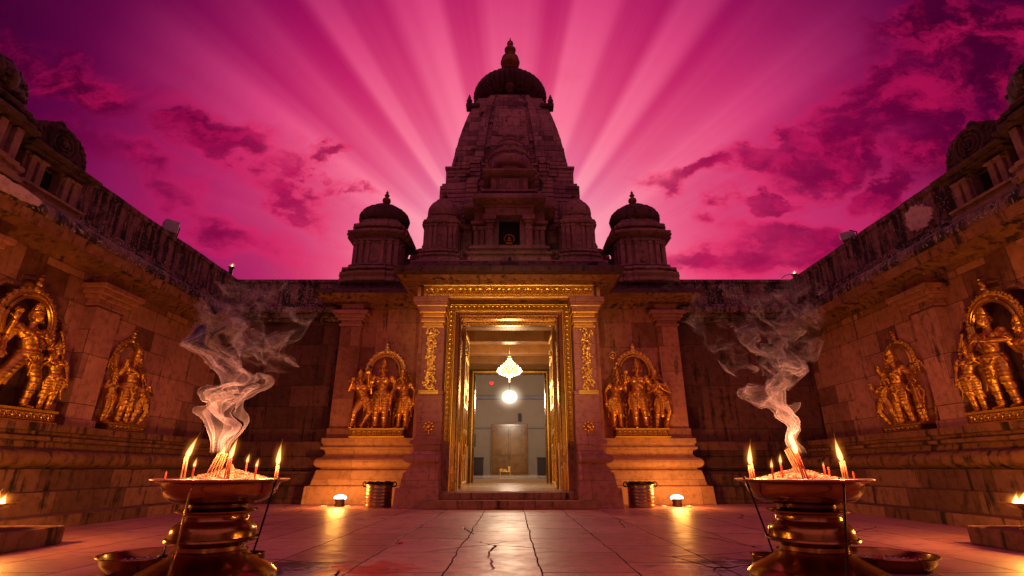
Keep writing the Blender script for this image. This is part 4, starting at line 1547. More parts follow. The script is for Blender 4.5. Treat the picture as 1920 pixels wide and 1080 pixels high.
    b.lathe([(0, .052), (.012, .060), (.02, .050), (.035, .056), (.045, .046), (.062, .050), (.072, .038), (.09, .042), (.10, .028), (.118, .030), (.126, .014), (.15, .006)], (0, 0, 0), 20, 10, .10)
    for v_ in b.bm.verts:
        v_.co = Vector((v_.co.x, v_.co.y, v_.co.z * .8)) * H * pose.get('crown', 1.0) + hx + Vector((0, .004, .045)) * H
    b.build('crown', mat, o, smooth='auto')
    return o


A = lambda *p: Vector(p)
POSES = {
    'centre': dict(feet=((-.060, -.005), (.060, -.005)), hip=.008, arms=[(-1, A(-.185, .0, .66), A(-.185, -.06, .76), A(0, -.2, 1), 'lotus'), (1, A(.185, .01, .66), A(.150, -.06, .555), A(-.1, -.2, -1), 'pot')]),
    'centre2': dict(feet=((-.055, -.02), (.085, .005)), hip=-.012, sway=.006, arms=[(-1, A(-.18, .0, .67), A(-.165, -.07, .77), A(.1, -.3, 1), ''), (1, A(.19, .01, .66), A(.235, -.05, .60), A(.5, -.2, -.6), 'club')]),
    'stride': dict(feet=((-.23, .02), (.09, -.03)), hip=.015, sway=-.03, tilt=.012, knee=(-.03, .03), arms=[(-1, A(-.22, .0, .70), A(-.235, -.05, .83), A(0, -.1, 1), 'lotus'), (1, A(.20, -.02, .67), A(.13, -.09, .62), A(-.4, -.4, .2), 'pot'), (-1, A(-.21, .03, .62), A(-.25, -.04, .545), A(-.3, -.2, -1), 'pot')]),
    'fold': dict(feet=((-.085, .0), (.10, -.04)), hip=-.02, sway=.012, tilt=-.01, arms=[(-1, A(-.20, -.03, .67), A(-.08, -.13, .70), A(1, -.1, .5), ''), (1, A(.20, -.03, .67), A(.08, -.13, .68), A(-1, -.1, .5), '')]),
    'lean': dict(feet=((-.10, .0), (.05, .0)), hip=.07, sway=-.025, knee=(-.03, .07), arms=[(-1, A(-.19, .0, .69), A(-.15, -.08, .80), A(.2, -.2, 1), ''), (1, A(.16, -.02, .64), A(.15, -.10, .74), A(0, -.3, 1), 'lotus')]),
    'fem': dict(feet=((-.05, .0), (.06, .01)), hip=.035, sway=-.02, fem=1, arms=[(-1, A(-.17, .0, .66), A(-.13, -.09, .74), A(.1, -.3, 1), 'lotus'), (1, A(.18, .02, .66), A(.19, -.03, .50), A(0, -.1, -1), '')]),
    'bow': dict(feet=((-.07, .02), (.07, .0)), hip=-.05, sway=.03, knee=(-.05, .0), arms=[(-1, A(-.17, -.02, .64), A(-.05, -.12, .70), A(.6, -.2, 1), ''), (1, A(.16, -.02, .64), A(.04, -.13, .69), A(-.6, -.2, 1), '')]),
}
FIGME = {}


def place_fig(name, pose, H, parent, loc, rz=0.0, mirror=False):
    key = (pose, round(H, 2))
    if key not in FIGME:
        o = figure(name, POSES[pose], H, GOLD, parent)
        FIGME[key] = (o.data, kids(o)[0].data)
    else:
        me, cr = FIGME[key]
        o = bpy.data.objects.new(name, me)
        COL.objects.link(o)
        o.parent = parent
        c = bpy.data.objects.new('crown', cr)
        COL.objects.link(c)
        c.parent = o
    o.location = loc
    o.rotation_euler = (0, 0, rz)
    o.scale = (-1.18 if mirror else 1.18, 1.0, 1.0)
    return o


def statue_group(loc, rz, label, centre, att, H=1.50, w_=1.16, arch_r=.43, arch_z=1.30, cm=False, ax_=.49, top=2.16, fan=False, Ha=1.24, ph=.20, side_l=True):
    root = empty('gilded_statue', loc, rz, label, 'statue', 'gilded deity groups on the temple and courtyard walls')
    b = MB()
    b.box(-w_ / 2, w_ / 2, -.36, .02, 0.03, ph - .03)
    pl = b.build('plinth', GOLDD, root)
    b = MB()
    b.box(-w_ / 2 - .03, w_ / 2 + .03, -.39, .02, 0, .03)
    b.box(-w_ / 2 - .02, w_ / 2 + .02, -.38, .02, ph - .03, ph)
    orn_strip(b, -w_ / 2 + .03, w_ / 2 - .03, .045, ph - .045, -.36, .11, 'h', .018)
    b.build('plinth_carving', GOLDB, pl, smooth='auto')
    # arch: inner ring, scalloped outer ring, crest, flanking stems
    b = MB()
    n = 30
    a0, a1 = R(-38), R(218)
    pin, pout = [], []
    zc = arch_z + ph
    for i in range(n + 1):
        a = a0 + (a1 - a0) * i / n
        ex = arch_r * math.cos(a)
        ez = arch_r * 1.12 * math.sin(a)
        pin.append((ex * .80, -.07, zc + ez * .80))
        pout.append((ex * .94, -.05, zc + ez * .94))
    b.tube(pin, .026, 7)
    b.tube(pout, .034, 7)
    for i in range(n * 2 + 1):
        a = a0 + (a1 - a0) * i / (n * 2)
        ex = arch_r * 1.04 * math.cos(a)
        ez = arch_r * 1.16 * math.sin(a)
        s_ = .032 + .012 * (i % 3 == 0)
        b.ell((ex, -.05, zc + ez), (s_, .035, s_), 1)
        if i % 3 == 1:
            b.ell((ex * 1.07, -.05, zc + ez * 1.07), (.022, .025, .026), 1)
    zt = zc + arch_r * 1.2
    for dz, s_ in ((0, .085), (.09, .065), (.16, .045), (.22, .026)):
        b.ell((0, -.06, zt + dz), (s_, .045, s_ * .9), 1)
    for sx in (-1, 1):
        for k in range(5):
            b.ell((sx * (.07 + .02 * k), -.055, zt - .02 - .03 * k + .02 * (k % 2)), (.03, .03, .03), 1)
        for k in range(6):
            b.ell((sx * arch_r * (1.10 + .02 * k), -.05, zc - .05 - .05 * k), (.05 - .004 * k, .035, .04), 1)
    b.build('halo_arch', GOLDB, root, smooth='auto')
    cf = place_fig('central_figure', centre, H, root, (0, -.20, ph), 0, cm)
    for sx in (-1, 1):
        b = MB()      # leafy outer aureole running down beside the attendant
        pts = [(sx * (ax_ + .08), -.05, ph + 1.22), (sx * (ax_ + .21), -.05, ph + 1.0), (sx * (ax_ + .25), -.05, ph + .72), (sx * (ax_ + .20), -.05, ph + .42), (sx * (ax_ + .12), -.05, ph + .16), (sx * (ax_ + .10), -.05, ph + .02)]
        b.tube(pts, .022, 6)
        for i in range(26):
            t = i / 25 * (len(pts) - 1)
            k = min(int(t), len(pts) - 2)
            p = Vector(pts[k]).lerp(Vector(pts[k + 1]), t - k)
            b.ell((p.x + rnd.uniform(-.01, .02) * sx, p.y, p.z), (.028, .028, .032), 1)
        b.tube([(sx * (ax_ - .20), -.06, ph), (sx * (ax_ - .22), -.10, ph + .35), (sx * (ax_ - .16), -.1, ph + .62), (sx * (ax_ - .24), -.09, ph + .8)], .024, 6, .012)
        for i in range(7):
            b.ell((sx * (ax_ - .20) + rnd.uniform(-.03, .03), -.11, ph + .05 + .10 * i), (.03, .03, .035), 1)
        b.build('aureole', GOLD, root, smooth='auto')
    for (pose, sx, mir, hk) in att:
        place_fig('attendant_figure', pose, Ha * hk, root, (sx * ax_, -.18, ph), -sx * .25, mir)
    if fan:
        b = MB()
        x = -.50
        b.tube([(x, -.12, ph + 1.0), (x, -.12, ph + 1.62)], .012, 6)
        b.torus((x, -.12, ph + 1.70), .075, .02, 'y', n=14)
        b.ell((x, -.12, ph + 1.70), (.05, .03, .05), 1)
        b.ell((x, -.12, ph + 1.80), (.02, .02, .035), 1)
        b.build('fan', GOLDB, root, smooth=True)
    return root


st = statue_group((-2.93, 11.93, 1.36), 0, 'gilded three-figure group left of the doorway, its left attendant leaning with bent knees', 'centre', [('lean', -1, False, 1.0), ('fem', 1, False, 1.02)], H=1.46)
st = statue_group((2.97, 11.93, 1.36), 0, 'gilded three-figure group right of the doorway with a round fan standing beside its arch', 'centre2', [('fem', -1, True, 1.0), ('bow', 1, True, 1.02)], H=1.46, fan=True)
for sg, X0 in ((-1, XL), (1, XR)):
    rz = PI / 2 if sg < 0 else -PI / 2
    # large, in the scalloped niche
    if sg < 0:
        s_ = statue_group((X0 + .10, 7.05, 1.312), rz, 'large gilded striding figure under an arch in the left wall niche', 'stride', [('fem', 1, False, .80), ('bow', -1, False, .72)], H=1.38, w_=1.18, arch_r=.43, arch_z=1.20, ax_=.52, Ha=1.2, ph=.19)
    else:
        s_ = statue_group((X0 - .10, 7.22, 1.312), rz, 'large gilded figure with folded arms in the right wall niche', 'fold', [('fem', -1, True, .84), ('fem', 1, False, .96)], H=1.38, w_=1.18, arch_r=.43, arch_z=1.20, ax_=.50, Ha=1.2, ph=.19)
    # small, further along
    if sg < 0:
        s_ = statue_group((X0 + .02, 9.26, 1.312), rz, 'small gilded standing figure on the left wall between pilaster and dark corner', 'centre', [('fem', -1, False, .80), ('bow', 1, True, .84)], H=1.46, w_=.98, arch_r=.37, arch_z=1.30, ax_=.40, Ha=1.24, ph=.17)
    else:
        s_ = statue_group((X0 - .02, 9.34, 1.312), rz, 'small gilded standing figure on the right wall between pilaster and dark corner', 'centre2', [('lean', -1, True, .88), ('fem', 1, False, .72)], H=1.46, w_=.98, arch_r=.37, arch_z=1.30, ax_=.40, Ha=1.24, ph=.17)
    s_.scale = (.95, .95, .87)

# small gilt idol before the roof window
b = MB()
b.box(-.10, .10, -.06, .06, 0, .06)
b.ell((0, 0, .13), (.09, .05, .05), 1)
b.ell((0, 0, .21), (.05, .04, .06), 1)
b.ell((0, 0, .29), (.028, .03, .035), 1)
b.torus((0, .02, .20), .15, .02, 'y', n=18, a0=-.6, a1=PI + .6)
for i in range(9):
    a = PI * i / 8
    b.ell((.165 * math.cos(a), .02, .20 + .165 * math.sin(a)), (.02, .02, .02), 1)
o = b.build('gilded_idol', GOLD, None, smooth='auto')
o.location = (0, 11.40, 5.96)
o.scale = (.8, .8, .8)
o.data.materials[0] = GOLDD
tag(o, 'tiny seated gilded idol with ring halo in front of the dark roof window', 'statue')

# ================================================================== URNS AND WHAT STANDS IN THEM
URN_Y = 3.75


def urn(x, label):
    root = empty('incense_urn', (x, URN_Y, 0), 0, label, 'urn', 'brass incense urns in the courtyard')
    b = MB()
    b.lathe([(0, .46), (.012, .48), (.05, .475), (.08, .44), (.10, .40), (.125, .345), (.15, .295), (.17, .265), (.185, .25), (.195, .255), (.20, .245)], n=72)
    foot = b.build('foot', BRASS, root, smooth='auto', angle=30)
    b = MB()
    b.lathe([(.20, .232), (.225, .232), (.236, .245), (.245, .262), (.252, .300), (.262, .316), (.272, .312), (.278, .292), (.29, .290), (.31, .288), (.335, .280), (.36, .255), (.375, .228), (.385, .222),
             (.405, .220), (.418, .226), (.424, .250), (.432, .278), (.440, .282), (.447, .270), (.452, .22), (.46, .20), (.475, .195)], n=72)
    b.build('stem', BRASS, root, smooth='auto', angle=30)
    b = MB()
    b.lathe([(.475, .195), (.479, .235), (.488, .285), (.502, .328), (.524, .362), (.55, .385), (.58, .398), (.60, .402), (.612, .412), (.618, .438), (.624, .462), (.632, .466), (.636, .460), (.632, .44), (.615, .40), (.57, .385), (.52, .34), (.50, .1)], n=96)
    bowl = b.build('bowl', BRASS, root, smooth='auto', angle=30)
    root.scale = (.9, .9, 1)
    b = MB()
    b.lathe([(.628, .440), (.632, .476), (.638, .480), (.641, .470), (.634, .435)], n=96)
    b.build('rim', BRASSR, bowl, smooth=True)
    return root


URNS = {}
UXL, UXR = (419 - 960) / 942 * 3.505 + .07, (1502 - 960) / 942 * 3.505 + .07
urn(UXL, 'large brass incense urn on turned stand at left, three tall flames in its bowl')
urn(UXR, 'large brass incense urn on turned stand at right, leaning sticks burning in its bowl')

SAND, g = newmat('rice_and_ash')
tc = g.n('ShaderNodeTexCoord')
n1 = g.noise(tc.outputs['Object'], 60, 4, 0.7)
n2 = g.noise(tc.outputs['Object'], 9, 3, 0.6)
c = g.mix(n1.outputs[0], (0.30, 0.10, 0.10), (0.75, 0.52, 0.48))
c = g.mix(g.ss(n2.outputs[0], .52, .62), c, (0.45, 0.05, 0.05))
bp = g.n('ShaderNodeBump', {'Strength': 1.0, 'Distance': 0.01, 'Height': n1.outputs[0]})
bs = g.n('ShaderNodeBsdfPrincipled', {'Base Color': c, 'Roughness': .9, 'Normal': bp})
g.n('ShaderNodeOutputMaterial', {0: bs.outputs[0]})


def heap(x, label, peak):
    b = MB()
    n, k = 48, 16
    rs = []
    for j in range(k, 0, -1):
        r = .43 * j / k
        ring = []
        for i in range(n):
            a = 2 * PI * i / n
            px, py = r * math.cos(a), r * math.sin(a)
            dd = math.hypot(px - peak, py)
            z = .622 + .085 * max(0, 1 - dd / .36) ** 1.2 + .010 * mnoise.noise((px * 16, py * 16, x)) * (1 if j < k else 0)
            ring.append((px, py, z))
        rs.append(ring)
    b.rings(rs, False, True)
    for i in range(900):
        a, r = rnd.uniform(0, 2 * PI), .42 * math.sqrt(rnd.random())
        px, py = r * math.cos(a), r * math.sin(a)
        dd = math.hypot(px - peak, py)
        z = .626 + .085 * max(0, 1 - dd / .36) ** 1.2
        s = rnd.uniform(.003, .007)
        rot = Matrix.Rotation(rnd.uniform(0, PI), 3, 'Z') @ Matrix.Rotation(rnd.uniform(-.6, .6), 3, 'Y')
        b.ell((px, py, z + .002), (s * 2.2, s * .8, s * .8), 1, rot)
    o = b.build('rice_heap', SAND, None, smooth='auto')
    o.scale = (.9, .9, 1)
    o.location = (x, URN_Y, 0)
    tag(o, label, 'offering', kind='stuff')
    return o


heap(UXL, 'pale rice and ash heaped in the left brass urn', .04)
heap(UXR, 'pale rice and ash heaped in the right brass urn', -.02)

FL_W = (1.0, 0.42, 0.11)


def bundle(x, y, z0, z1, dx_, fh, label, n=3, lit=True, mat=STICK, r=.0052, energy=13.0, lean=0.0, spread=.016, wide=1.0):
    """tied incense sticks with one big flame"""
    root = empty('incense_bundle', (x, y, z0), 0, label, 'incense sticks')
    h = z1 - z0
    for i in range(n):
        b = MB()
        o_ = (i - (n - 1) / 2) * spread
        b.tube([(o_, .004 * (i % 2), -.03), (o_ * .7 + dx_, 0, h + rnd.uniform(-.01, .01))], r, 8)
        b.build('stick', mat, root, smooth=True)
    if lit:
        flame(root, (dx_, 0, h - .008), fh * .76, rnd.uniform(-.3, .3), wide, lean)
        l = light('flame_light', (x + dx_, y - .01, z1 + fh * .45), energy, FL_W, .03)
    return root


def candle(x, y, z0, h, fh, label, energy=.25):
    root = empty('incense_stick', (x, y, z0), 0, label, 'incense stick')
    b = MB()
    b.lathe([(-.03, .006), (h, .006), (h + .006, .003)], n=8)
    b.build('stick', WAXR, root, smooth=True)
    if fh:
        flame(root, (0, 0, h - .002), fh * 1.25, 0, 1.35)
        light('flame_light', (x, y, z0 + h + fh * .5), energy, FL_W, .02)
    return root


def ux(px, dy=0.0):      # metres across at the urns' distance
    return (px - 960) / 942 * (3.505 + dy * .94) + .07


# left urn
bundle(ux(341, -.22), URN_Y - .22, .64, .775, .0, .20, 'two thick sticks with a tall flame at the left rim of the left urn', 2, lean=.22, r=.0058, spread=.022)
bundle(ux(393, -.20), URN_Y - .20, .65, .80, .055, .10, 'fan of thin sticks burning together in the middle of the left urn', 5, energy=2.5, r=.0045, spread=.022, wide=1.5)
bundle(ux(424, -.26), URN_Y - .26, .65, .77, .0, .185, 'dark sticks with a tall flame right of centre in the left urn', 3, energy=5, mat=WAXR, lean=.10, r=.005, spread=.014)
bundle(ux(517, .0), URN_Y + .0, .62, .735, .0, .20, 'sticks with a slender tall flame at the right rim of the left urn', 2, lean=-.08, r=.0058, spread=.018)
candle(ux(359, -.28), URN_Y - .28, .64, .075, .05, 'short stick with a tiny flame beside the left tall flame of the left urn')
candle(ux(458, .05), URN_Y + .05, .66, .085, .055, 'thin stick with a tiny flame behind the rice heap of the left urn')
candle(ux(477, -.12), URN_Y - .12, .64, .075, .05, 'short stick with a tiny flame nearest the right tall flame of the left urn')
candle(ux(309, -.05), URN_Y - .05, .63, .05, 0, 'burnt-out stub at the far left rim of the left urn')
b_ = bundle(ux(442, .0), URN_Y + .0, .67, .74, -.05, 0, 'unlit sticks leaning left on the rice heap of the left urn', 2, lit=False, r=.006)
# right urn
bundle(ux(1411, .0), URN_Y + .0, .62, .735, .0, .20, 'three sticks with a tall straight flame at the left rim of the right urn', 3, lean=.04, r=.005, spread=.018)
bundle(ux(1512, -.22), URN_Y - .22, .65, .80, -.035, .215, 'leaning dark sticks under the tallest flame in the middle of the right urn', 3, energy=5, lean=-.14, mat=WAXR, r=.0052, spread=.016)
bundle(ux(1506, -.10), URN_Y - .10, .66, .83, -.075, 0, 'pale unlit sticks leaning left behind the flames of the right urn', 3, lit=False, r=.006, spread=.02)
bundle(ux(1586, -.16), URN_Y - .16, .63, .755, -.0, .21, 'sticks with a tall left-leaning flame at the right rim of the right urn', 3, lean=-.20, r=.0052, spread=.018)
candle(ux(1451, -.18), URN_Y - .18, .635, .075, .05, 'short stick with a tiny flame left of the rice heap in the right urn')
candle(ux(1469, -.12), URN_Y - .12, .645, .095, .055, 'slightly taller stick with a tiny flame left of the heap in the right urn')
candle(ux(1549, -.05), URN_Y - .05, .65, .07, 0.03, 'thin stick with a faint flame right of the heap in the right urn')
candle(ux(1557, -.08), URN_Y - .08, .64, .07, 0, 'leaning unlit thin stick right of the heap in the right urn')
candle(ux(1602, .05), URN_Y + .05, .63, .05, 0, 'burnt-out stub at the far right rim of the right urn')

# iron rods leaning from the rims
RODS = [((ux(361, -.42), URN_Y - .42, .585), (ux(350, -.62), URN_Y - .62, .0), 'thin brownish iron rod hooked over the front of the left urn', BRASS),
        ((ux(516, -.12), URN_Y - .12, .60), (-1.80, 4.55 - .55, .0), 'thin black rod running from the left urn rim down into a small pot', IRON),
        ((ux(1401, -.1), URN_Y - .1, .60), (2.10 - .12, 4.05, .0), 'thin black rod running from the right urn rim down into a small pan', IRON),
        ((ux(1580, -.40), URN_Y - .40, .60), (ux(1543, -.62), URN_Y - .62, .0), 'thin black rod slanting across the front of the right urn', IRON)]
for p0, p1, lab, m_ in RODS:
    b = MB()
    p0, p1 = Vector(p0), Vector(p1)
    b.tube([p0 + Vector((0, .06, .035)), p0 + Vector((0, .03, .05)), p0, p0.lerp(p1, .5) + Vector((.004, 0, 0)), p1], .0065, 8)
    b.ell(p0, (.011, .011, .014), 1)
    o = b.build('iron_rod', m_, None, smooth=True)
    tag(o, lab, 'rod', 'rods leaning on the urns')


def dish(name, x, y, r, h, label, cat='dish', mat=BRASS, foot=.85, contents=True):
    root = empty(name, (x, y, 0), 0, label, cat)
    b = MB()
    b.lathe([(0, r * foot * .9), (.01, r * foot), (h * .6, r * .95), (h, r), (h + .006, r * 1.03), (h + .012, r * 1.02), (h + .006, r * .96), (h * .5, r * .9), (h * .28, r * .8), (h * .26, .05)], n=64)
    b.build('body', mat, root, smooth='auto')
    if contents:
        b = MB()
        for i in range(150):
            a, q_ = rnd.uniform(0, 2 * PI), r * .8 * math.sqrt(rnd.random())
            s = rnd.uniform(.006, .016)
            b.ell((q_ * math.cos(a), q_ * math.sin(a), h * .5 + rnd.uniform(0, .015)), (s, s, s * .6), 1)
        b.lathe([(h * .45, r * .88), (h * .5, .02)], n=24)
        o = b.build('ash_residue', SAND, root, smooth='auto')
        o['kind'] = 'stuff'
    return root


dish('offering_dish', -2.62, 4.22, .34, .10, 'wide shallow brass dish of ash on the floor left of the left urn')
dish('offering_pot', -1.80, 4.02, .10, .13, 'small brass pot on the floor right of the left urn, rod standing in it', 'pot', foot=.6)
dish('offering_pan', 2.02, 4.25, .14, .085, 'small brass pan on the floor behind the left edge of the right urn', 'pan')
dish('offering_dish', 2.92, 4.32, .34, .085, 'wide shallow brass dish with dark residue right of the right urn')
b = MB()
b.tube([(0, 0, 0), (.005, 0, .10)], .006, 6)
b.ell((0, 0, .02), (.05, .03, .02), 1)
o = b.build('burnt_wick', IRON, None, smooth=True)
o.location = (-2.58, 4.28, .055)
tag(o, 'burnt black wick standing in the wide dish left of the left urn', 'wick')

# ================================================================== LAMPS
# stone blocks with oil lamps at both edges
for sg, x0 in ((-1, -4.42), (1, 4.64)):
    b = MB()
    b.box(*sorted((x0, x0 + sg * 1.1)), 2.6, 5.58, 0, .17)
    o = b.build('stone_block', S_STEP, None, bevel=.02)
    tag(o, 'low dark stone block on the floor under the oil lamp at the %s edge' % ('left' if sg < 0 else 'right'), 'stone block')
    lx, ly = (-4.74, 5.05) if sg < 0 else (4.90, 5.14)
    root = empty('oil_lamp', (lx, ly, .17), 0, 'brass oil lamp burning on the low stone block at the %s edge' % ('left' if sg < 0 else 'right'), 'oil lamp', 'oil lamps on stone blocks')
    b = MB()
    b.lathe([(0, .10), (.02, .10), (.035, .04), (.09, .03), (.11, .05), (.13, .045), (.16, .03), (.19, .06), (.215, .13), (.225, .19), (.235, .195), (.23, .17), (.21, .08)], n=32)
    b.build('stand', BRASS, root, smooth='auto')
    flame(root, (0, 0, .205), .13, 0, 3.2)
    flame(root, (-sg * .06, .02, .205), .11, 0, 2.6)
    light('lamp_light', (lx, ly, .17 + .36), 115, WARM, .12)

# uplights by the podium
for sx, lab in ((-1, 'left'), (1, 'right')):
    root = empty('floor_uplight', (sx * 3.36, 10.86, 0), 0, 'glowing floor lamp at the foot of the podium %s of the steps' % lab, 'lamp', 'uplights at the podium')
    b = MB()
    b.lathe([(0, .09), (.03, .10), (.08, .085), (.13, .10), (.15, .12), (.152, .10), (.12, .05)], n=24)
    b.build('housing', IRON, root, smooth='auto')
    b = MB()
    b.ell((0, 0, .165), (.13, .08, .06), 2)
    b.build('bulb', BULB, root, smooth=True)
    light('uplight', (sx * 3.36, 10.66, .28), 56, WARM, .14)
    # scraps around
    for k, (ax, ay, aw) in enumerate(((-.30, -.02, .07), (.20, -.06, .06))):
        b = MB()
        b.box(ax * 1 - aw, ax + aw, ay - .03, ay + .03, 0, .018)
        b.ell((ax, ay, .02), (aw * .8, .03, .014), 1)
        o = b.build('paper_scrap', PAPER, None, bevel=.004)
        o.location = (sx * 3.36, 10.80, 0.001)
        tag(o, 'crumpled pale scrap on the floor just %s of the %s podium lamp' % ('left' if k == 0 else 'right', lab), 'litter')

# pails
for sx, lab in ((-1, 'left'), (1, 'right')):
    x = -2.56 if sx < 0 else 2.62
    root = empty('metal_pail', (x, 10.72, 0), 0, 'banded metal pail with clutter on its rim beside the %s door pillar' % lab, 'pail', 'pails by the door pillars')
    b = MB()
    pr = [(0, .245), (.01, .255)]
    for k in range(6):
        z = .03 + k * .06
        pr += [(z, .256), (z + .02, .262), (z + .03, .256)]
    pr += [(.40, .258), (.41, .275), (.43, .278), (.435, .262), (.40, .245)]
    b.lathe(pr, n=48)
    b.build('body', STEEL, root, smooth='auto', angle=25)
    b = MB()
    b.torus((0, 0, .43), .275, .014, 'z', n=36)
    for s2 in (-1, 1):
        b.torus((s2 * .29, 0, .42), .045, .012, 'y', n=12)
    for i in range(10):
        a = rnd.uniform(0, 2 * PI)
        b.ell((.2 * math.cos(a), .2 * math.sin(a), .45), (rnd.uniform(.04, .1), .05, .03), 1)
    b.lathe([(.30, .25), (.43, .2), (.46, .02)], n=20)
    b.build('rim_clutter', IRON, root, smooth='auto')

# two floor floods behind the photographer's place, aimed at the portal
for sx, lab in ((-1, 'left'), (1, 'right')):
    root = empty('portal_flood', (sx * 1.3, -.9, 0), 0, 'small black floor flood lamp facing the portal, at the %s behind the camera' % lab, 'flood lamp')
    b = MB()
    b.box(-.12, .12, -.06, .06, .08, .26)
    b.box(-.16, .16, -.03, .03, 0, .03)
    b.tube([(-.14, 0, .02), (-.14, 0, .17)], .01, 6)
    b.tube([(.14, 0, .02), (.14, 0, .17)], .01, 6)
    b.build('housing', IRON, root)
    b = MB()
    b.box(-.10, .10, .061, .065, .10, .24)
    b.build('lens', BULB, root)
    dv = Vector((0, 10.6, 3.2)) - Vector((sx * 1.3, -.8, .2))
    l = light('flood_light', (sx * 1.3, -.8, .2), 1050, (1, .62, .20), .06, 'SPOT', dv.to_track_quat('-Z', 'Y').to_euler(), 26)
    l.data.spot_blend = .9

# flood lamps on the parapets
for sg in (-1, 1):
    x0, yy = (XL + .0, 9.55) if sg < 0 else (XR - .0, 9.95)
    root = empty('flood_lamp', (x0, yy, 5.34), sg * R(-50), 'unlit %s flood lamp housing perched on the %s parapet' % (('boxy grey', 'left') if sg < 0 else ('pale round-backed', 'right')), 'flood lamp', 'flood lamps on the parapets')
    b = MB()
    if sg < 0:
        b.box(-.13, .13, -.12, .12, .03, .30)
    else:
        b.box(-.13, .06, -.10, .10, .06, .24)
        b.ell((.06, 0, .15), (.08, .10, .10), 2)
    b.build('housing', PLAST, root, bevel=.02)
    b = MB()
    b.box(-.04, .04, -.05, .05, -.03, .05)
    b.tube([(-.16, 0, .0), (.16, 0, .02)], .014, 6)
    b.tube([(.15, 0, .0), (.17, 0, .2), (.05, 0, .28)], .014, 6)
    b.build('bracket', IRON, root, smooth='auto')

# tiny flame lamps in the corners
for sg in (-1, 1):
    x0, yy = (XL + .02, 11.95) if sg < 0 else (XR - .05, 12.1)
    root = empty('corner_lamp', (x0, yy, 5.35), 0, 'tiny lamp with a flame on the parapet at the far %s corner' % ('left' if sg < 0 else 'right'), 'lamp', 'flame lamps on the far corners')
    b = MB()
    h_ = .20 if sg < 0 else .06
    b.lathe([(-.06, .06), (0, .05), (h_, .05), (h_ + .01, .075), (h_ + .03, .08), (h_ + .02, .06)], n=16)
    b.build('holder', IRON, root, smooth='auto')
    if sg > 0:
        b = MB()
        b.tube([(-.35, 0, -.02), (-.25, 0, .06), (-.1, 0, .10), (0, 0, .09)], .010, 6)
        b.build('wire', IRON, root, smooth=True)
    flame(root, (0, 0, h_ + .01), .13, 0, 2.0)
    light('lamp_light', (x0, yy - .05, 5.35 + h_ + .10), 1.2, WARM, .03)

# black fixtures on the canopy edge
for x, s, lab in ((0.02, 1.0, 'black T-shaped fixture standing on the centre of the canopy edge'), (1.86, .5, 'small black fixture lying on the right part of the canopy edge')):
    b = MB()
    b.box(-.20 * s, .20 * s, -.05, .05, 0, .05)
    b.box(-.11 * s, .11 * s, -.04, .04, .05, .08)
    if s == 1:
        b.box(-.04, .04, -.03, .03, .08, .16)
        b.ell((0, 0, .17), (.03, .03, .05), 1)
    o = b.build('roof_fixture', IRON, None, bevel=.006)
    o.location = (x, 10.25, 4.93)
    tag(o, lab, 'fixture')

# ================================================================== INSIDE THE DOORWAY
ch = empty('chandelier', (0.0, 14.0, 0), 0, 'glowing crystal chandelier hanging on a thin rod inside the doorway', 'chandelier')
b = MB()
b.tube([(0, 0, 3.55), (0, 0, 4.3)], .012, 6)
b.lathe([(0, .03), (.05, .07), (.08, .03)], (0, 0, 3.62), 12)
b.build('rod', GOLDB, ch, smooth=True)
b = MB()
for k, (rr, zz, n) in enumerate(((.34, 3.28, 26), (.31, 3.34, 22), (.24, 3.41, 18), (.16, 3.48, 12), (.09, 3.55, 8), (.05, 3.62, 5), (.28, 3.22, 20), (.18, 3.18, 14), (.08, 3.14, 8))):
    for i in range(n):
        a = 2 * PI * i / n + k
        b.ell((rr * math.cos(a), rr * math.sin(a), zz), (.018, .018, .03), 1)
b.ell((0, 0, 3.08), (.03, .03, .04), 1)
b.ell((0, 0, 3.0), (.02, .02, .04), 1)
b.build('crystals', BULBC, ch, smooth=True)
b = MB()
b.lathe([(0, .34), (.02, .345), (.04, .33), (.2, .1), (.3, .03)], (0, 0, 3.27), 32)
b.build('frame', GOLDB, ch, smooth='auto')
light('chandelier_light', (0, 14.0, 2.7), 210, (1, .62, .30), .25)
light('chandelier_glow', (0, 14.0, 3.75), 22, (1, .62, .30), .2)
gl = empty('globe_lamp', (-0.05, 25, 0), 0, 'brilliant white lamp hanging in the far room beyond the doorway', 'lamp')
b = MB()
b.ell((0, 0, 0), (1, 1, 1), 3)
o = b.build('globe_and_bloom', GLOW, gl, smooth=True)  # ball holds the lamp core and its added bloom
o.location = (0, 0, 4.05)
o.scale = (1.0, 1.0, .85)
b = MB()
b.tube([(0, 0, 4.3), (0, 0, 6.6)], .02, 6)
b.build('rod', IRON, gl)
light('globe_light', (-0.05, 24.4, 3.8), 380, (1, .80, .62), .4)
# furniture of the far room
for x0, x1, lab in ((-3.9, -1.5, 'black low cabinet left of the brown door in the far room'), (1.45, 3.9, 'black low cabinet right of the brown door in the far room')):
    b = MB()
    b.box(x0, x1, 28.6, 29.3, .40, 1.25)
    b.box(x0 - .04, x1 + .04, 28.55, 29.34, 1.25, 1.31)
    for k in range(3):
        xx = x0 + (x1 - x0) * k / 3
        b.box(xx + .05, xx + (x1 - x0) / 3 - .05, 28.57, 28.6, .5, 1.18)
    o = b.build('cabinet', plain('cabinet_black', (.03, .02, .02), .3) if x0 < 0 else MATS['cabinet_black'], None, bevel=.01)
    tag(o, lab, 'cabinet')
b = MB()
b.box(-2.35, -2.0, 29.90, 29.98, 1.9, 2.6)
b.box(-2.30, -2.05, 29.88, 29.90, 1.95, 2.55)
tag(b.build('wall_picture', plain('dark_picture', (.10, .07, .05), .3), None, bevel=.01), 'dark framed panel on the pale wall left of the brown door', 'picture')
b = MB()
b.box(.42, .62, 29.86, 29.98, 3.3, 3.75)
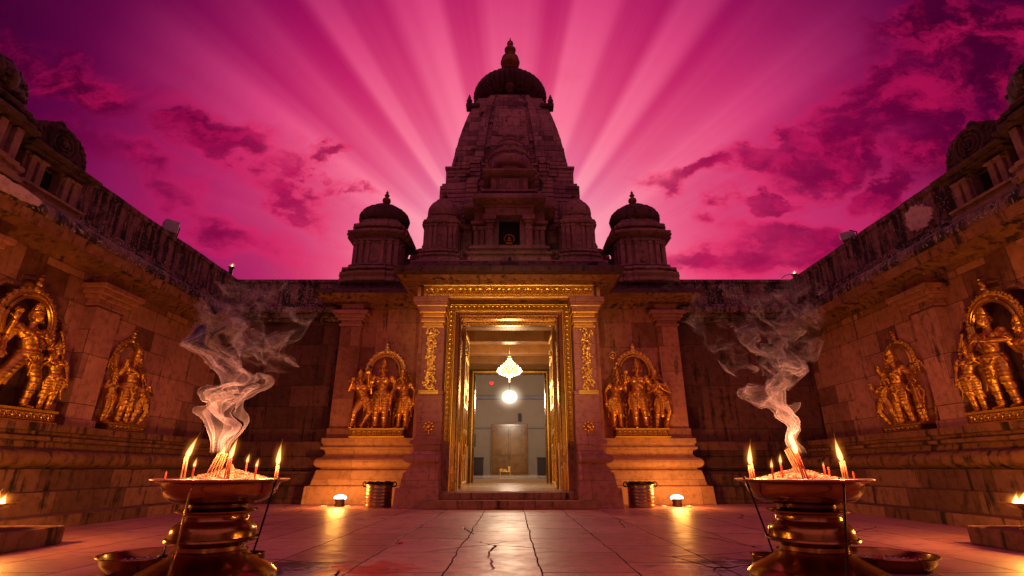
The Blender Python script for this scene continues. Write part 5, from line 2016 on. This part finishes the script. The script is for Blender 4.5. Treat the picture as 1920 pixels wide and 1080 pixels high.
tag(b.build('wall_speaker', IRON, None, bevel=.01), 'dark upright speaker box on the pale wall above the brown door', 'speaker')
b = MB()
b.box(-1.02, -.86, 24.9, 25.0, 4.66, 4.76)
b.ell((-.94, 24.9, 4.71), (.09, .03, .05), 2)
tag(b.build('red_lamp', REDL, None), 'small red light beside the bright lamp in the far room', 'lamp')
b = MB()
b.box(-.42, -.30, 21.0, 21.2, .62, .72)
b.box(-.27, -.15, 21.0, 21.2, .62, .70)
b.box(-.08, -.0, 21.0, 21.2, .62, .80)
for x in (-.4, -.02):
    b.box(x, x + .03, 21.05, 21.1, .395, .62)
b.box(-.44, .02, 20.98, 21.22, .60, .62)
tag(b.build('offering_stand', GOLDB, None, bevel=.006), 'low gilt stand with small boxes on the floor beyond the inner doorway', 'stand')

# ================================================================== SMALL LITTER ON THE FLOOR
LIT = [(3.9, 6.9, .05, PETAL, 'red petal on the floor in front of the right stone block'), (4.5, 7.9, .04, PAPER, 'white scrap by the lowest step of the right wall'),
       (4.9, 8.2, .06, PAPER, 'dark-edged pale scrap by the lowest step of the right wall'), (3.55, 8.4, .035, PETAL, 'small red petal out on the floor right of the right urn'),
       (-1.05, 5.6, .03, PETAL, 'small red petal on the floor between the left urn and the steps')]
for x, y, s, m_, lab in LIT:
    b = MB()
    n = 9
    pts = [(math.cos(2 * PI * i / n) * s * rnd.uniform(.7, 1.4), math.sin(2 * PI * i / n) * s * rnd.uniform(.5, 1.0)) for i in range(n)]
    b.prism(pts, 0.002, 0.014, plane='xy')
    o = b.build('floor_scrap', m_, None, bevel=.003)
    o.location = (x, y, 0)
    tag(o, lab, 'litter')


# ================================================================== SMOKE
import numpy as np


def smoke_mat(name, tint):
    m, g = newmat(name)
    geo = g.n('ShaderNodeNewGeometry')
    at = g.n('ShaderNodeAttribute', None, attribute_name='tau')
    cosn = g.m('ABSOLUTE', g.v('DOT_PRODUCT', geo.outputs['Normal'], geo.outputs['Incoming']))
    tau = g.m('DIVIDE', at.outputs['Fac'], g.m('MAXIMUM', cosn, .10))      # longer path through a thin sheet seen edge-on
    fac = g.m('SUBTRACT', 1.0, g.m('POWER', 2.718, g.m('MULTIPLY', tau, -1.0)))
    dcol = tint
    df = g.n('ShaderNodeBsdfDiffuse', {0: dcol})
    tl = g.n('ShaderNodeBsdfTranslucent', {0: dcol})
    mx = g.n('ShaderNodeMixShader', {0: .5, 1: df.outputs[0], 2: tl.outputs[0]})
    tr = g.n('ShaderNodeBsdfTransparent')
    o = g.n('ShaderNodeMixShader', {0: fac, 1: tr.outputs[0], 2: mx.outputs[0]})
    g.n('ShaderNodeOutputMaterial', {0: o.outputs[0]})
    return m


SMOKE = smoke_mat('smoke', (.80, .66, 1.0))


def smoke(x, path, seed, label, k0, amp=1.0):
    """streak sheets: rings of particles released at the embers and carried up by a turbulent draught"""
    rg = np.random.RandomState(seed)
    N, M, dt, w0 = 420, 40, .0165, .235
    zp = np.array([p[0] for p in path]) * 1.45
    xp = np.array([p[1] for p in path])
    zz = np.linspace(0, 1.9, 400)
    xx = np.interp(zz, zp, xp)
    ker = np.hanning(41); ker /= ker.sum()
    xs = np.convolve(np.pad(xx, 20, 'edge'), ker, 'valid')
    slope = np.gradient(xs, zz)
    nm = 26
    lam = np.exp(rg.uniform(np.log(.07), np.log(.40), nm))
    kd = rg.normal(size=(nm, 3)); kd /= np.linalg.norm(kd, axis=1)[:, None]
    kv = kd * (2 * np.pi / lam)[:, None]
    av = np.cross(kd, rg.normal(size=(nm, 3)))
    av /= np.linalg.norm(av, axis=1)[:, None]
    av *= (.085 * (lam / .3) ** .40)[:, None]
    om = rg.uniform(-1, 1, nm) * .9 / lam ** .6
    ph = rg.uniform(0, 2 * np.pi, nm)
    verts, faces, taus = [], [], []
    off = 0
    sheets = [(0, 0, .012), (.048, .015, .010), (-.042, -.018, .011), (.012, .03, .020), (-.016, .012, .034)]
    for (sx_, sy_, r0) in sheets:
        th = np.linspace(0, 2 * np.pi, M, endpoint=False)
        ring = np.stack([sx_ + r0 * np.cos(th), sy_ + r0 * np.sin(th), np.zeros(M)], 1)
        P_ = np.zeros((N, M, 3))
        # particle row j was released j steps ago
        pos = np.repeat(ring[None], N, 0)
        T_ = N * dt
        for st_ in range(N):
            t = -T_ + st_ * dt
            alive = slice(N - 1 - st_, N)            # rows released before now
            q = pos[alive].reshape(-1, 3)
            g_ = np.clip((q[:, 2] - .01) / .45, 0, 1) ** .5 * amp
            ang = q @ kv.T + om * t + ph
            u = np.cos(ang) @ av
            u *= (g_ * 1.25 + .02)[:, None]
            zc = np.clip(q[:, 2], 0, 1.89)
            slow = 1 - .45 * np.clip((zc - .9) / .7, 0, 1)
            u[:, 2] = u[:, 2] * .7 + w0 * slow
            u[:, 0] += np.interp(zc, zz, slope) * w0 * slow
            sp = .16 * np.clip((zc - .15) / 1.2, 0, 1)      # gentle spreading
            u[:, 0] += (q[:, 0] - np.interp(zc, zz, xs)) * sp * 1.3
            u[:, 1] += q[:, 1] * sp * .6
            pos[alive] = (q + u * dt).reshape(-1, M, 3)
        P_ = pos
        zmax = P_[:, :, 2]
        e1 = np.linalg.norm(np.roll(P_, -1, 1) - P_, axis=2)
        e2 = np.linalg.norm(np.roll(P_, -1, 0) - P_, axis=2)
        e2[-1] = e2[-2]
        A0 = (2 * np.pi * r0 / M) * (w0 * dt)
        tau = k0 * (A0 / np.maximum(e1 * e2, A0 * .3)) ** .55
        zf = P_[:, :, 2]
        tau *= np.clip((1.66 - zf) / 1.15, 0, 1) ** 1.0 * np.clip(zf / .13, .0, 1)
        verts.append(P_.reshape(-1, 3)); taus.append(tau.reshape(-1))
        idx = off + np.arange(N * M).reshape(N, M)
        a = idx[:-1]; b_ = np.roll(idx, -1, 1)[:-1]; c = np.roll(idx, -1, 1)[1:]; d_ = idx[1:]
        big = np.maximum(np.maximum(e1[:-1], e1[1:]), np.maximum(e2[:-1], e2[1:])) < .16
        f = np.stack([a, b_, c, d_], 2)[big & (zf[:-1] < 1.75)]
        faces.append(f)
        off += N * M
    V = np.concatenate(verts); F = np.concatenate(faces); TA = np.concatenate(taus)
    me = bpy.data.meshes.new('smoke')
    me.from_pydata(V.tolist(), [], F.tolist())
    me.polygons.foreach_set('use_smooth', [True] * len(me.polygons))
    at = me.attributes.new('tau', 'FLOAT', 'POINT')
    at.data.foreach_set('value', TA.astype(np.float32))
    me.materials.append(SMOKE)
    o = bpy.data.objects.new('smoke', me)
    COL.objects.link(o)
    o.location = (x, URN_Y - .14, .80)
    tag(o, label, 'smoke', kind='stuff')


smoke(ux(408, -.1), [(0, 0), (.06, -.01), (.12, .05), (.20, -.11), (.27, -.02), (.35, .17), (.42, .13), (.50, .02), (.62, .03), (.80, .03), (1, .06)], 55, 'curling pale smoke rising from the left urn', .17)
smoke(ux(1503, -.1), [(0, 0), (.06, -.03), (.12, .05), (.19, -.10), (.28, -.02), (.36, .05), (.45, -.03), (.55, -.07), (.66, -.04), (.80, -.08), (1, -.12)], 34, 'thin curling smoke rising from the right urn', .12)
